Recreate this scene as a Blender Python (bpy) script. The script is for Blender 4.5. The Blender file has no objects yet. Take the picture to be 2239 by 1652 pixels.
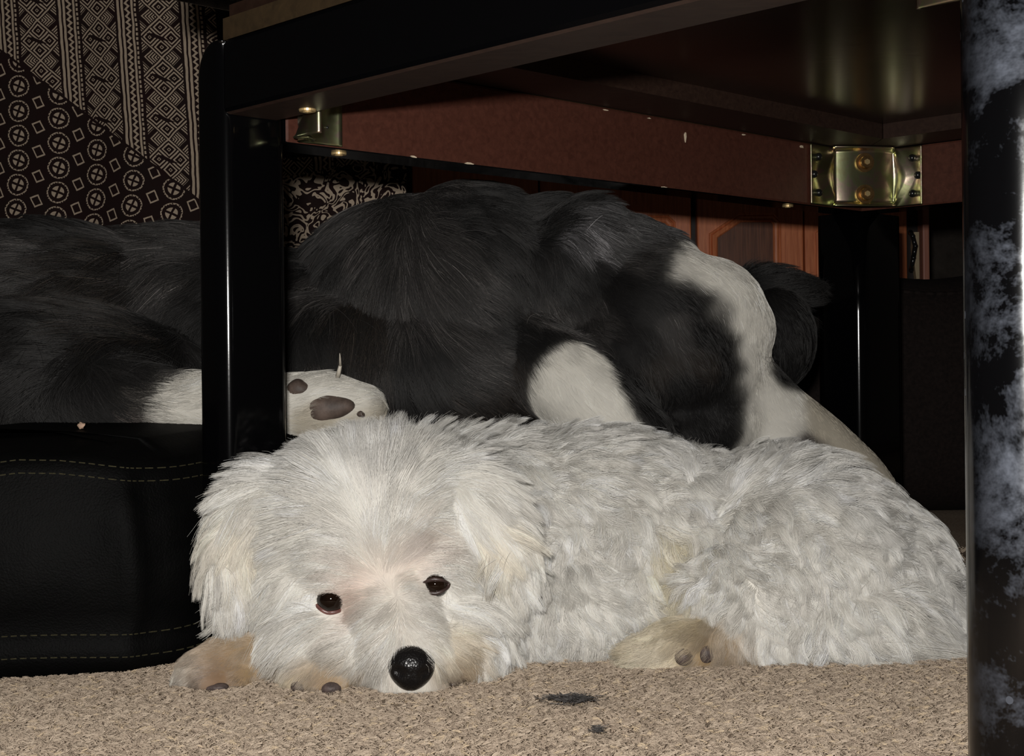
import bpy, bmesh, math, random
import numpy as np
from mathutils import Vector, Matrix, Euler, kdtree

random.seed(7)
sc = bpy.context.scene
C = sc.collection
PI = math.pi

# ------------------------------------------------------------------ camera
F, X0, Y0, TH, H = 2993.0, 1119.5, 773.6, 0.0108, 0.167
cam = bpy.data.cameras.new('camera')
cam.sensor_fit = 'HORIZONTAL'; cam.sensor_width = 36.0
cam.lens = 36.0 * F / 2239.0
cam.clip_start = 0.01
camo = bpy.data.objects.new('camera', cam); C.objects.link(camo)
camo.matrix_world = Matrix.Translation((0, 0, H)) @ Matrix.Rotation(PI/2, 4, 'X') @ Matrix.Rotation(-TH, 4, 'Z')
# principal point: image pixel (X0, Y0) is straight ahead
cam.shift_x = 0.0
cam.shift_y = -(826.0 - Y0) / 2239.0
sc.camera = camo

# ------------------------------------------------------------------ world and flash
w = bpy.data.worlds.new('dim_room'); sc.world = w; w.use_nodes = True
w.node_tree.nodes['Background'].inputs['Color'].default_value = (1.0, 0.86, 0.72, 1)
w.node_tree.nodes['Background'].inputs['Strength'].default_value = 0.012
fl = bpy.data.lights.new('camera_flash', 'AREA')
fl.shape = 'RECTANGLE'; fl.size = 0.03; fl.size_y = 0.018; fl.energy = 5.0
fl.color = (1.0, 0.97, 0.93)
flo = bpy.data.objects.new('camera_flash', fl); C.objects.link(flo)
flo.location = (-0.022, 0.0, H + 0.046)
flo.rotation_euler = (PI/2, 0, 0)
sc.view_settings.view_transform = 'Standard'
sc.view_settings.look = 'None'
sc.view_settings.gamma = 1.0
sc.view_settings.use_curve_mapping = False
sc.view_settings.exposure = 0.0
sc.cycles.max_bounces = 5; sc.cycles.diffuse_bounces = 2; sc.cycles.glossy_bounces = 3

# ------------------------------------------------------------------ helpers
CT, ST = math.cos(TH), math.sin(TH)
def P(px, py, D):
    """point at distance D (metres ahead of the camera) seen at a pixel of the 2239x1652 photo"""
    du, dv = px - X0, py - Y0
    u = CT*du - ST*dv; v = ST*du + CT*dv
    return Vector((u*D/F, D, H - v*D/F))
def G(px, py):
    """point of the floor seen at a pixel"""
    a = P(px, py, 1.0); k = H / (H - a.z)
    return Vector((a.x*k, k, 0.0))
def tag(o, label=None, cat=None, group=None, kind=None):
    if label: o['label'] = label
    if cat: o['category'] = cat
    if group: o['group'] = group
    if kind: o['kind'] = kind
    return o
def link(o, parent=None):
    C.objects.link(o)
    if parent is not None:
        o.parent = parent
        o.matrix_parent_inverse = parent.matrix_basis.inverted()
    return o
def empty(name, loc=(0, 0, 0)):
    o = bpy.data.objects.new(name, None); o.location = loc; o.empty_display_size = 0.02
    return link(o)
def mesh_obj(name, bm, mats, parent=None, smooth=False):
    me = bpy.data.meshes.new(name); bm.to_mesh(me); bm.free()
    for m in (mats if isinstance(mats, (list, tuple)) else [mats]): me.materials.append(m)
    if smooth:
        me.polygons.foreach_set('use_smooth', [True]*len(me.polygons))
    return link(bpy.data.objects.new(name, me), parent)
def pydata(name, verts, faces, mats, parent=None, smooth=False):
    me = bpy.data.meshes.new(name); me.from_pydata([tuple(v) for v in verts], [], faces); me.update()
    for m in (mats if isinstance(mats, (list, tuple)) else [mats]): me.materials.append(m)
    if smooth: me.polygons.foreach_set('use_smooth', [True]*len(me.polygons))
    return link(bpy.data.objects.new(name, me), parent)
def add_box(bm, M, sx, sy, sz, bevel=0.0, seg=2, mat=0):
    r = bmesh.ops.create_cube(bm, size=1.0)
    vs = r['verts']
    for v in vs: v.co = Vector((v.co.x*sx, v.co.y*sy, v.co.z*sz))
    es = list({e for v in vs for e in v.link_edges})
    fs0 = list({f for v in vs for f in v.link_faces})
    for f in fs0: f.material_index = mat
    if bevel > 0:
        rb = bmesh.ops.bevel(bm, geom=es, offset=bevel, segments=seg, profile=0.5, affect='EDGES')
        vs = list({v for f in rb['faces'] for v in f.verts} | {v for v in vs if v.is_valid})
    bmesh.ops.transform(bm, matrix=M, verts=[v for v in vs if v.is_valid])
def add_ball(bm, c, r, rot=None, seg=20, rings=12):
    M = Matrix.Translation(c) @ (rot.to_4x4() if rot else Matrix()) @ Matrix.Diagonal((*r, 1.0))
    return bmesh.ops.create_uvsphere(bm, u_segments=seg, v_segments=rings, radius=1.0, matrix=M)
def add_cyl(bm, a, b, r1, r2=None, seg=20):
    a, b = Vector(a), Vector(b); d = b - a
    q = d.to_track_quat('Z', 'Y').to_matrix().to_4x4()
    bmesh.ops.create_cone(bm, cap_ends=True, segments=seg, radius1=r1, radius2=r1 if r2 is None else r2,
                          depth=d.length, matrix=Matrix.Translation((a+b)/2) @ q)

# ------------------------------------------------------------------ node helpers
class N:
    """a value in a shader graph; arithmetic builds Math nodes"""
    def __init__(s, nt, sock): s.nt, s.s = nt, sock
    def _m(s, op, *a, clamp=False):
        n = s.nt.nodes.new('ShaderNodeMath'); n.operation = op; n.use_clamp = clamp
        for i, v in enumerate((s,)+a):
            if isinstance(v, N): s.nt.links.new(v.s, n.inputs[i])
            else: n.inputs[i].default_value = v
        return N(s.nt, n.outputs[0])
    def __add__(s, o): return s._m('ADD', o)
    def __sub__(s, o): return s._m('SUBTRACT', o)
    def __mul__(s, o): return s._m('MULTIPLY', o)
    def __truediv__(s, o): return s._m('DIVIDE', o)
    def __lt__(s, o): return s._m('LESS_THAN', o)
    def __gt__(s, o): return s._m('GREATER_THAN', o)
    def abs(s): return s._m('ABSOLUTE')
    def fract(s): return s._m('FRACT')
    def floor(s): return s._m('FLOOR')
    def max(s, o): return s._m('MAXIMUM', o)
    def min(s, o): return s._m('MINIMUM', o)
    def sin(s): return s._m('SINE')
    def sqrt(s): return s._m('SQRT')
    def pingpong(s, o): return s._m('PINGPONG', o)
    def inv(s): return (s*-1.0) + 1.0
def new_mat(name):
    m = bpy.data.materials.new(name); m.use_nodes = True
    nt = m.node_tree; b = nt.nodes['Principled BSDF']
    return m, nt, b
def setp(b, **k):
    for n, v in k.items():
        i = b.inputs[n.replace('_', ' ')]
        i.default_value = (*v, 1.0) if isinstance(v, (tuple, list)) and len(v) == 3 else v
def ramp(nt, fac, stops):
    r = nt.nodes.new('ShaderNodeValToRGB'); el = r.color_ramp.elements
    while len(el) < len(stops): el.new(0.5)
    for e, (p, c) in zip(el, stops): e.position = p; e.color = (*c, 1.0)
    nt.links.new(fac, r.inputs[0]); return r.outputs[0]
def noise(nt, scale, detail=3.0, rough=0.5, vec=None, dist=0.0):
    n = nt.nodes.new('ShaderNodeTexNoise'); n.inputs['Scale'].default_value = scale
    n.inputs['Detail'].default_value = detail; n.inputs['Roughness'].default_value = rough
    n.inputs['Distortion'].default_value = dist
    if vec: nt.links.new(vec, n.inputs['Vector'])
    return n.outputs['Fac']
def coords(nt, kind='Object', scale=None):
    t = nt.nodes.new('ShaderNodeTexCoord').outputs[kind]
    if scale:
        mp = nt.nodes.new('ShaderNodeMapping'); mp.inputs['Scale'].default_value = scale
        nt.links.new(t, mp.inputs['Vector']); t = mp.outputs[0]
    return t
def bump(nt, b, h, strength=0.3, dist=0.001):
    n = nt.nodes.new('ShaderNodeBump'); n.inputs['Strength'].default_value = strength
    n.inputs['Distance'].default_value = dist
    nt.links.new(h, n.inputs['Height']); nt.links.new(n.outputs[0], b.inputs['Normal'])
def mixc(nt, fac, a, b):
    n = nt.nodes.new('ShaderNodeMix'); n.data_type = 'RGBA'
    for v, i in ((fac, 0), (a, 6), (b, 7)):
        if isinstance(v, (tuple, list)): n.inputs[i].default_value = (*v, 1.0)
        elif isinstance(v, (int, float)): n.inputs[i].default_value = v
        else: nt.links.new(v, n.inputs[i])
    return n.outputs[2]
def simple(name, col, rough=0.5, metal=0.0, spec=0.5, nscale=60.0, var=0.25, bmp=0.0, coat=0.0):
    m, nt, b = new_mat(name)
    v = coords(nt)
    nz = noise(nt, nscale, 4.0, 0.6, v)
    c = ramp(nt, nz, [(0.3, tuple(x*(1-var) for x in col)), (0.7, tuple(min(1, x*(1+var)) for x in col))])
    nt.links.new(c, b.inputs['Base Color'])
    setp(b, Roughness=rough, Metallic=metal)
    b.inputs['Specular IOR Level'].default_value = spec
    b.inputs['Coat Weight'].default_value = coat
    if bmp: bump(nt, b, nz, bmp, 0.001)
    return m

# ------------------------------------------------------------------ materials
def lacquer(name, smudge):
    m, nt, b = new_mat(name)
    v = coords(nt)
    setp(b, Base_Color=(0.0015, 0.0015, 0.0018), Roughness=0.11)
    b.inputs['Specular IOR Level'].default_value = 0.38
    fine = noise(nt, 260.0, 3.0, 0.6, v)
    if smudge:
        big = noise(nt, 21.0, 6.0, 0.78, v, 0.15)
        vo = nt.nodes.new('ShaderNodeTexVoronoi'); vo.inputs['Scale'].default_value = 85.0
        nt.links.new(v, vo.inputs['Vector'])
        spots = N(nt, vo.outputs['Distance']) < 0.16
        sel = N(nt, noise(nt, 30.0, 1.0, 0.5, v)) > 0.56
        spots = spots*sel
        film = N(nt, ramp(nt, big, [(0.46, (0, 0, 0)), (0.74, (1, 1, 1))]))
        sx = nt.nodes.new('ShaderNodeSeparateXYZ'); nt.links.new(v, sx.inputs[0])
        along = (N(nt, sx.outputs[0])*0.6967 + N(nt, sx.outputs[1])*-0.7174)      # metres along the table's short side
        flash_glow = N(nt, ramp(nt, ((along + 0.217)*28.5).s, [(0.0, (0.05,)*3), (0.25, (0.2,)*3), (0.60, (1, 1, 1))]))  # flash glow painted in: smudge film gets paler towards the outer side
        film = film*flash_glow
        dirt_and_glow = (film*0.95).max(spots*0.40)
        col = mixc(nt, dirt_and_glow.s, (0.0015, 0.0015, 0.0018), (0.13, 0.145, 0.18))
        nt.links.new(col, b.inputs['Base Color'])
        r = (dirt_and_glow*0.30) + 0.16
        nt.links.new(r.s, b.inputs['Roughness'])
    bump(nt, b, fine, 0.03, 0.0005)
    return m
M_LACQ = lacquer('black_lacquer', False)
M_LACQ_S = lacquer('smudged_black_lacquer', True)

def wood(name, c1, c2, scale=(2.0, 30.0, 30.0), rough=0.4, spec=0.5, coat=0.0):
    m, nt, b = new_mat(name)
    v = coords(nt, 'Object', scale)
    n1 = noise(nt, 4.0, 5.0, 0.6, v, 0.6)
    col = ramp(nt, n1, [(0.3, c1), (0.72, c2)])
    nt.links.new(col, b.inputs['Base Color'])
    setp(b, Roughness=rough); b.inputs['Specular IOR Level'].default_value = spec
    b.inputs['Coat Weight'].default_value = coat; b.inputs['Coat Roughness'].default_value = 0.15
    bump(nt, b, n1, 0.12, 0.0006)
    return m
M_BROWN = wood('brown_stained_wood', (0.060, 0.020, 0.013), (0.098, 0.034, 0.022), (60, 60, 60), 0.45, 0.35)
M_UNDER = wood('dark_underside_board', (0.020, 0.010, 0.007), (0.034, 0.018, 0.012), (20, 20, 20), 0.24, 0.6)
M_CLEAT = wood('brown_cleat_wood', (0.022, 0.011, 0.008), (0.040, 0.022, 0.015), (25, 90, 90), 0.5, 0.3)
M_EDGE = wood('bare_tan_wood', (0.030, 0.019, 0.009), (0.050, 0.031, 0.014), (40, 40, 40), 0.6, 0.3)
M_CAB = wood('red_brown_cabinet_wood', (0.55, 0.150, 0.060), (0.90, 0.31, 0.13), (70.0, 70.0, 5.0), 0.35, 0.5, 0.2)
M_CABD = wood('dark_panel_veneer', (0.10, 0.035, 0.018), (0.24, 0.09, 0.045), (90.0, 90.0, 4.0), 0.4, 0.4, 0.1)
M_CABG = simple('cabinet_gap_black', (0.012, 0.006, 0.004), 0.6)
M_PALE = wood('pale_trim_wood', (0.36, 0.27, 0.16), (0.48, 0.38, 0.24), (60, 60, 5), 0.5)
M_PINK = wood('pinkish_trim_wood', (0.34, 0.13, 0.09), (0.42, 0.18, 0.12), (60, 60, 5), 0.5)

def zinc():
    m, nt, b = new_mat('yellow_zinc_steel')
    v = coords(nt)
    n1 = noise(nt, 55.0, 3.0, 0.6, v, 0.8)
    col = ramp(nt, n1, [(0.30, (0.60, 0.56, 0.30)), (0.48, (0.62, 0.66, 0.36)), (0.60, (0.70, 0.54, 0.44)), (0.75, (0.55, 0.62, 0.34))])
    nt.links.new(col, b.inputs['Base Color'])
    setp(b, Metallic=1.0, Roughness=0.30)
    bump(nt, b, noise(nt, 400.0, 2.0, 0.5, v), 0.06, 0.0005)
    return m
M_ZINC = zinc()
M_BOLT = simple('brown_gold_bolt', (0.44, 0.27, 0.115), 0.38, 1.0, 0.5, 200.0, 0.3)
M_BOLTC = simple('bolt_socket_gold', (0.62, 0.46, 0.22), 0.4, 0.6, 0.5, 200.0, 0.15)
M_SCREW = simple('black_screw', (0.012, 0.012, 0.012), 0.2, 0.0, 0.6)
M_BRASS = simple('brass_cap', (0.85, 0.62, 0.30), 0.42, 0.7, 0.5, 100.0, 0.15)
M_CHIP = simple('chipped_bare_wood', (0.75, 0.62, 0.45), 0.7)

def leather():
    m, nt, b = new_mat('black_cushion_leatherette')
    v = coords(nt)
    n1 = noise(nt, 900.0, 2.0, 0.5, v); n2 = noise(nt, 14.0, 5.0, 0.65, v, 0.6)
    col = ramp(nt, n2, [(0.35, (0.0010, 0.0010, 0.0010)), (0.72, (0.0036, 0.0035, 0.0034))])
    nt.links.new(col, b.inputs['Base Color'])
    setp(b, Roughness=0.62); b.inputs['Specular IOR Level'].default_value = 0.07
    h = N(nt, n1)*0.35 + N(nt, n2)*1.0
    bump(nt, b, h.s, 0.35, 0.003)
    return m
M_LEATHER = leather()
M_THREAD = simple('cushion_thread', (0.050, 0.044, 0.022), 0.7, 0.0, 0.2, 600.0, 0.4)

def carpet():
    m, nt, b = new_mat('beige_carpet')
    v = coords(nt)
    n1 = noise(nt, 420.0, 3.0, 0.7, v); n2 = noise(nt, 9.0, 3.0, 0.6, v)
    f = N(nt, n1)*0.75 + N(nt, n2)*0.25
    col = ramp(nt, f.s, [(0.32, (0.16, 0.118, 0.086)), (0.52, (0.40, 0.31, 0.235)), (0.72, (0.60, 0.49, 0.37))])
    nt.links.new(col, b.inputs['Base Color'])
    setp(b, Roughness=0.95); b.inputs['Specular IOR Level'].default_value = 0.1
    bump(nt, b, n1, 0.9, 0.004)
    return m
M_CARPET = carpet()
M_WALL = simple('shadowy_wall_paint', (0.05, 0.042, 0.036), 0.9, 0.0, 0.2)
M_SOFA = simple('dark_sofa_fabric', (0.012, 0.008, 0.007), 0.9, 0.0, 0.2, 300.0, 0.4)

def strand_mat(name, refl=0.2, rough=0.25):
    """fur: the colour of every strand is stored on the strand"""
    m = bpy.data.materials.new(name); m.use_nodes = True
    nt = m.node_tree; nt.nodes.clear()
    out = nt.nodes.new('ShaderNodeOutputMaterial')
    at = nt.nodes.new('ShaderNodeAttribute'); at.attribute_name = 'tint'
    d = nt.nodes.new('ShaderNodeBsdfPrincipled'); d.inputs['Roughness'].default_value = 0.55
    d.inputs['Specular IOR Level'].default_value = 0.2
    nt.links.new(at.outputs['Color'], d.inputs['Base Color'])
    h = nt.nodes.new('ShaderNodeBsdfHair'); h.component = 'Reflection'
    h.inputs['RoughnessU'].default_value = rough; h.inputs['RoughnessV'].default_value = 0.6
    h.inputs['Color'].default_value = (0.9, 0.88, 0.86, 1)
    mx = nt.nodes.new('ShaderNodeMixShader'); mx.inputs[0].default_value = refl
    nt.links.new(d.outputs[0], mx.inputs[1]); nt.links.new(h.outputs[0], mx.inputs[2])
    nt.links.new(mx.outputs[0], out.inputs['Surface'])
    return m
M_WFUR = strand_mat('white_dog_hair', 0.18, 0.28)
M_BFUR = strand_mat('black_dog_hair', 0.04, 0.3)
M_PILE = strand_mat('carpet_yarn', 0.0, 0.5)
def skin_mat(name, rough=0.7):
    m, nt, b = new_mat(name)
    at = nt.nodes.new('ShaderNodeAttribute'); at.attribute_name = 'tint'
    nt.links.new(at.outputs['Color'], b.inputs['Base Color'])
    setp(b, Roughness=rough); b.inputs['Specular IOR Level'].default_value = 0.2
    bump(nt, b, noise(nt, 300.0, 3.0, 0.6, coords(nt)), 0.2, 0.001)
    return m
M_SKIN = skin_mat('dog_skin')
M_EYE = simple('dark_brown_eye', (0.010, 0.005, 0.003), 0.03, 0.0, 0.6, 90.0, 0.4)
M_LID = simple('pink_eyelid', (0.15, 0.065, 0.055), 0.35, 0.0, 0.5, 300.0, 0.3, 0.2)
M_LIDD = simple('dark_eyelid', (0.05, 0.03, 0.026), 0.4, 0.0, 0.5, 300.0, 0.3, 0.2)
M_PAD = simple('grey_paw_pad', (0.085, 0.062, 0.056), 0.55, 0.0, 0.4, 350.0, 0.45, 0.5)
M_PADB = simple('brown_paw_pad', (0.095, 0.068, 0.055), 0.6, 0.0, 0.4, 90.0, 0.6, 0.6)
def nose_mat():
    m, nt, b = new_mat('wet_black_nose')
    v = coords(nt)
    vo = nt.nodes.new('ShaderNodeTexVoronoi'); vo.inputs['Scale'].default_value = 900.0
    nt.links.new(v, vo.inputs['Vector'])
    setp(b, Base_Color=(0.007, 0.006, 0.006), Roughness=0.32)
    bump(nt, b, vo.outputs['Distance'], 0.35, 0.0007)
    return m
M_NOSE = nose_mat()
M_LINT = simple('dark_lint', (0.05, 0.045, 0.043), 0.9, 0.0, 0.1)

# ------------------------------------------------------------------ the room
bm = bmesh.new()
add_box(bm, Matrix.Translation((0, 1.2, -0.02)), 3.2, 4.0, 0.04)
floor = tag(mesh_obj('floor', bm, M_CARPET), kind='structure')
tag(floor, 'beige short pile carpet covering the floor')
bm = bmesh.new()
add_box(bm, Matrix.Translation((0, 2.2, 0.6)), 3.2, 0.05, 1.2)
tag(mesh_obj('wall_back', bm, M_WALL), 'dark wall behind the sofa and cabinet', kind='structure')

# ------------------------------------------------------------------ strands
def make_strands(name, pts, radius, tint, mat, parent, taper=0.25):
    """pts n x k x 3 -> one hair Curves object with a colour for each strand"""
    n, k, _ = pts.shape
    cu = bpy.data.hair_curves.new(name)
    cu.add_curves([k]*n)
    cu.attributes['position'].data.foreach_set('vector', pts.astype(np.float32).ravel())
    a = cu.attributes.get('radius') or cu.attributes.new('radius', 'FLOAT', 'POINT')
    t = np.linspace(0, 1, k)
    rad = np.asarray(radius).reshape(-1, 1) * (1 - (1-taper)*t**1.5)[None, :]
    a.data.foreach_set('value', np.broadcast_to(rad, (n, k)).astype(np.float32).ravel())
    c = cu.attributes.new('tint', 'FLOAT_COLOR', 'CURVE')
    c.data.foreach_set('color', np.concatenate([tint, np.ones((n, 1))], 1).astype(np.float32).ravel())
    cu.materials.append(mat)
    return link(bpy.data.objects.new(name, cu), parent)

def unit(a):
    return a / np.maximum(np.linalg.norm(a, axis=-1, keepdims=True), 1e-9)

class Guides:
    """hair groomed by hand: where on the photo, which way it lies, how long, how raised, how curly, what colour"""
    def __init__(s, body, rows, D0, sigma, sigma_c):
        s.p = []; s.v = []
        inv = body.matrix_world.inverted()
        for r in rows:
            px, py, dx, dy, ln, lift, curl, col, dens = r[:9]
            if len(r) > 9 and r[9]:
                p = P(px, py, r[9])
            else:
                o = Vector((0, 0, H)); d = (P(px, py, 1.0) - o).normalized()
                ok, loc, nn, fi = body.ray_cast(o, d)
                p = loc if ok else P(px, py, D0)
            s.p.append(p)
            l = math.hypot(dx, dy) or 1.0
            s.v.append((dx/l, 0.0, -dy/l, ln*0.01, lift, curl*0.001, *col, dens))
        s.p = np.array([tuple(q) for q in s.p]); s.v = np.array(s.v); s.sigma = sigma; s.sc = sigma_c
    def at(s, q, chunk=20000):
        out = np.empty((len(q), s.v.shape[1]))
        for i in range(0, len(q), chunk):
            d2 = ((q[i:i+chunk, None, :] - s.p[None])**2).sum(-1)
            d2 = d2 - d2.min(1, keepdims=True)*0.85
            wt = np.exp(-d2/(2*s.sigma**2))
            wt /= wt.sum(1, keepdims=True)
            out[i:i+chunk] = wt @ s.v
            wt = np.exp(-d2/(2*s.sc**2)); wt /= wt.sum(1, keepdims=True)
            out[i:i+chunk, 6:9] = wt @ s.v[:, 6:9]
        return out

def tri_arrays(body):
    me = body.data; me.calc_loop_triangles()
    nv = len(me.vertices)
    co = np.empty(nv*3); me.vertices.foreach_get('co', co); co = co.reshape(-1, 3)
    no = np.empty(nv*3); me.vertices.foreach_get('normal', no); no = no.reshape(-1, 3)
    tr = np.empty(len(me.loop_triangles)*3, dtype=np.int32); me.loop_triangles.foreach_get('vertices', tr)
    return co, no, tr.reshape(-1, 3)

def fur(name, body, guides, n, mat, parent, seed=1, seg=8, radius=0.00013, per_clump=45, clump=0.75,
        sway=0.35, macro=0.5, turns=1.1, holes=(), away=0.35, gravity=0.15, floor_z=0.0, hang_max=0.9, var=0.0):
    rng = np.random.default_rng(seed)
    co, no, tr = tri_arrays(body)
    a, b, c = co[tr[:, 0]], co[tr[:, 1]], co[tr[:, 2]]
    area = 0.5*np.linalg.norm(np.cross(b-a, c-a), axis=1)
    cen = (a+b+c)/3
    fn = unit(no[tr].mean(1)); toc = unit(np.array([0, 0, H]) - cen)
    facing = (fn*toc).sum(1)
    wgt = area*np.where(facing < -0.25, away, 1.0)
    wgt[cen[:, 2] < 0.002] = 0
    def sample(m):
        i = rng.choice(len(tr), m, p=wgt/wgt.sum())
        u = rng.random((m, 2)); f = u.sum(1) > 1; u[f] = 1-u[f]
        q = a[i] + (b-a)[i]*u[:, :1] + (c-a)[i]*u[:, 1:]
        w0 = 1-u.sum(1)
        nn = unit(no[tr[i, 0]]*w0[:, None] + no[tr[i, 1]]*u[:, :1] + no[tr[i, 2]]*u[:, 1:])
        return q, nn
    t = np.linspace(0, 1, seg)
    def grow(q, nn, g, ang, phase, lj):
        T = g[:, :3] - nn*(g[:, :3]*nn).sum(1, keepdims=True)
        T = unit(T + 1e-6)
        S = np.cross(nn, T)
        T = T*np.cos(ang)[:, None] + S*np.sin(ang)[:, None]
        S = np.cross(nn, T)
        lift = np.clip(g[:, 4], 0.02, 1.2)[:, None]
        short = np.clip(g[:, 3]/0.018, 0.2, 1)[:, None]
        d0 = unit(T*(1-0.6*lift) + nn*(lift*1.25+0.12)*short)
        raw = unit(g[:, :3]); hang = (np.clip((g[:, 3]-0.020)/0.014, 0, 1)*hang_max*np.clip(1.25-g[:, 5]/0.0028, 0, 1))[:, None]
        d1 = unit(T*(1-hang) + raw*hang + nn*(0.15*lift-0.05)*(1-hang) + np.array([0, 0, -gravity]))
        L = g[:, 3]*lj
        tb = t[None, :]**(1-0.6*hang)
        dirs = unit(d0[:, None, :]*(1-tb)[..., None] + d1[:, None, :]*tb[..., None])
        pos = q[:, None, :] + np.cumsum(dirs, 1)*(L/seg)[:, None, None] - dirs[:, :1, :]*(L/seg)[:, None, None]
        A = g[:, 5][:, None]*t[None, :]**0.8
        ph = phase[:, None] + 2*PI*turns*t[None, :]
        off = (np.cos(ph)-np.cos(phase)[:, None])*A
        off2 = (np.sin(ph)-np.sin(phase)[:, None])*A
        return pos + off[..., None]*S[:, None, :] + off2[..., None]*nn[:, None, :]*0.6
    nc = max(20, n//per_clump); nm = max(8, nc//12)
    qm, _ = sample(nm)
    kdm = kdtree.KDTree(nm)
    for i, p in enumerate(qm): kdm.insert(p, i)
    kdm.balance()
    mang = rng.normal(0, macro, nm); mph = rng.random(nm)*2*PI
    qc, ncn = sample(nc)
    mi = np.array([kdm.find(p)[1] for p in qc])
    gc = guides.at(qc)
    cf = np.clip(0.35 + gc[:, 5]/0.0025, 0, 1.1)
    cang = (mang[mi] + rng.normal(0, sway, nc))*cf
    cph = mph[mi] + rng.normal(0, 0.7, nc)
    clj = rng.uniform(0.75, 1.2, nc)
    pc = grow(qc, ncn, gc, cang, cph, clj)
    kd = kdtree.KDTree(nc)
    for i, p in enumerate(qc): kd.insert(p, i)
    kd.balance()
    q, nn = sample(n)
    g = guides.at(q)
    keep = rng.random(n) < g[:, 9]
    for (hc, hr) in holes:
        d = np.linalg.norm((q - np.array(hc))*np.array([1, 0.5, 1]), axis=1)
        keep &= d > hr*(1+0.1*rng.normal(size=n))
    q, nn, g = q[keep], nn[keep], g[keep]; m = len(q)
    ci = np.array([kd.find(p)[1] for p in q])
    loose = rng.random(m) < 0.07
    ang = cang[ci] + rng.normal(0, 0.16, m) + loose*rng.normal(0, 0.5, m)
    pos = grow(q, nn, g, ang, cph[ci] + rng.normal(0, 0.25, m), clj[ci]*rng.uniform(0.8, 1.12, m))
    wv = (np.where(loose, 0.15, clump)*rng.uniform(0.7, 1.1, m))[:, None]*t[None, :]**1.3
    wv = np.clip(wv, 0, 0.95)*np.clip(g[:, 3]/0.012, 0.15, 1)[:, None]*np.clip(0.55+g[:, 5]/0.004, 0, 1)[:, None]
    rel = pc[ci] - qc[ci][:, None, :]
    tgt = qc[ci][:, None, :] + rel*(g[:, 3]/np.maximum(gc[ci, 3], 1e-4))[:, None, None]
    pos = pos*(1-wv[..., None]) + tgt*wv[..., None]
    pos[..., 2] = np.maximum(pos[..., 2], floor_z + 0.0008 + 0.001*rng.random((m, 1)))
    tint = g[:, 6:9]*rng.normal(1.0, 0.10, (m, 1))*(1+0.12*rng.normal(size=nc)[ci])[:, None]
    if var:
        vv = var*np.where(g[:, 6:7] > 0.3, 0.15, 1.0)
        tint = tint*np.exp(rng.normal(size=(m, 1))*vv - 0.5*vv*vv)*np.exp(rng.normal(0, 0.4, nc)[ci][:, None]*vv)
    rr = radius*np.clip(g[:, 3]/0.02, 0.6, 1.25)*rng.uniform(0.7, 1.25, m)
    return make_strands(name, pos, rr, np.clip(tint, 0.002, 0.93), mat, parent)

def blob_mesh(name, prims, voxel, smooth_it, mat, parent=None):
    """ellipsoids and tapered limbs grown together into one continuous surface"""
    tb = bmesh.new(); bmesh.ops.create_uvsphere(tb, u_segments=20, v_segments=14, radius=1.0)
    tb.verts.ensure_lookup_table()
    tv = np.array([tuple(v.co) for v in tb.verts]); tf = [[v.index for v in f.verts] for f in tb.faces]; tb.free()
    V, Fc, base = [], [], 0
    def ball(c, r, R=None):
        nonlocal base
        q = tv*np.array(r)
        if R is not None: q = q @ np.array(R).T
        V.append(q + np.array(tuple(c))); Fc.extend([[i+base for i in f] for f in tf]); base += len(tv)
    for pr in prims:
        if pr[0] == 'e':            # centre, radii, rotation(euler)
            _, c, r, *rot = pr
            ball(c, r, Euler(rot[0]).to_matrix() if rot else None)
        else:                       # 'l': list of (point, radius)
            pts = pr[1]
            for (p0, r0), (p1, r1) in zip(pts, pts[1:]):
                d = (p1-p0).length; k = max(2, int(d/(min(r0, r1)*0.35)))
                for i in range(k+1):
                    f = i/k; r = r0+(r1-r0)*f
                    ball(p0.lerp(p1, f), (r, r, r))
    me = bpy.data.meshes.new(name+'_src'); me.from_pydata(np.concatenate(V).tolist(), [], Fc); me.update()
    o = bpy.data.objects.new(name+'_src', me); C.objects.link(o)
    md = o.modifiers.new('r', 'REMESH'); md.mode = 'VOXEL'; md.voxel_size = voxel; md.use_smooth_shade = True
    if smooth_it:
        ms = o.modifiers.new('s', 'SMOOTH'); ms.factor = 0.5; ms.iterations = smooth_it
    dg = bpy.context.evaluated_depsgraph_get(); dg.update()
    m2 = bpy.data.meshes.new_from_object(o.evaluated_get(dg)); m2.name = name
    bpy.data.objects.remove(o); bpy.data.meshes.remove(me)
    m2.materials.clear(); m2.materials.append(mat)
    m2.polygons.foreach_set('use_smooth', [True]*len(m2.polygons))
    co = np.empty(len(m2.vertices)*3); m2.vertices.foreach_get('co', co)
    co = co.reshape(-1, 3); co[:, 2] = np.maximum(co[:, 2], 0.001)
    m2.vertices.foreach_set('co', co.ravel()); m2.update()
    b = bpy.data.objects.new(name, m2)
    return link(b, parent)
def paint(body, guides, fac=1.0):
    co, _, _ = tri_arrays(body)
    g = guides.at(co)[:, 6:9]*fac
    at = body.data.attributes.new('tint', 'FLOAT_COLOR', 'POINT')
    at.data.foreach_set('color', np.concatenate([g, np.ones((len(g), 1))], 1).astype(np.float32).ravel())
def on(body, px, py, D0):
    o = Vector((0, 0, H)); d = (P(px, py, 1.0)-o).normalized()
    ok, loc, nn, fi = body.ray_cast(o, d)
    return (loc, nn) if ok else (P(px, py, D0), Vector((0, -1, 0)))
def ellip(name, c, r, mat, parent, rot=None, seg=24):
    bm = bmesh.new(); add_ball(bm, c, r, rot, seg, seg*2//3)
    return mesh_obj(name, bm, mat, parent, True)

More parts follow.
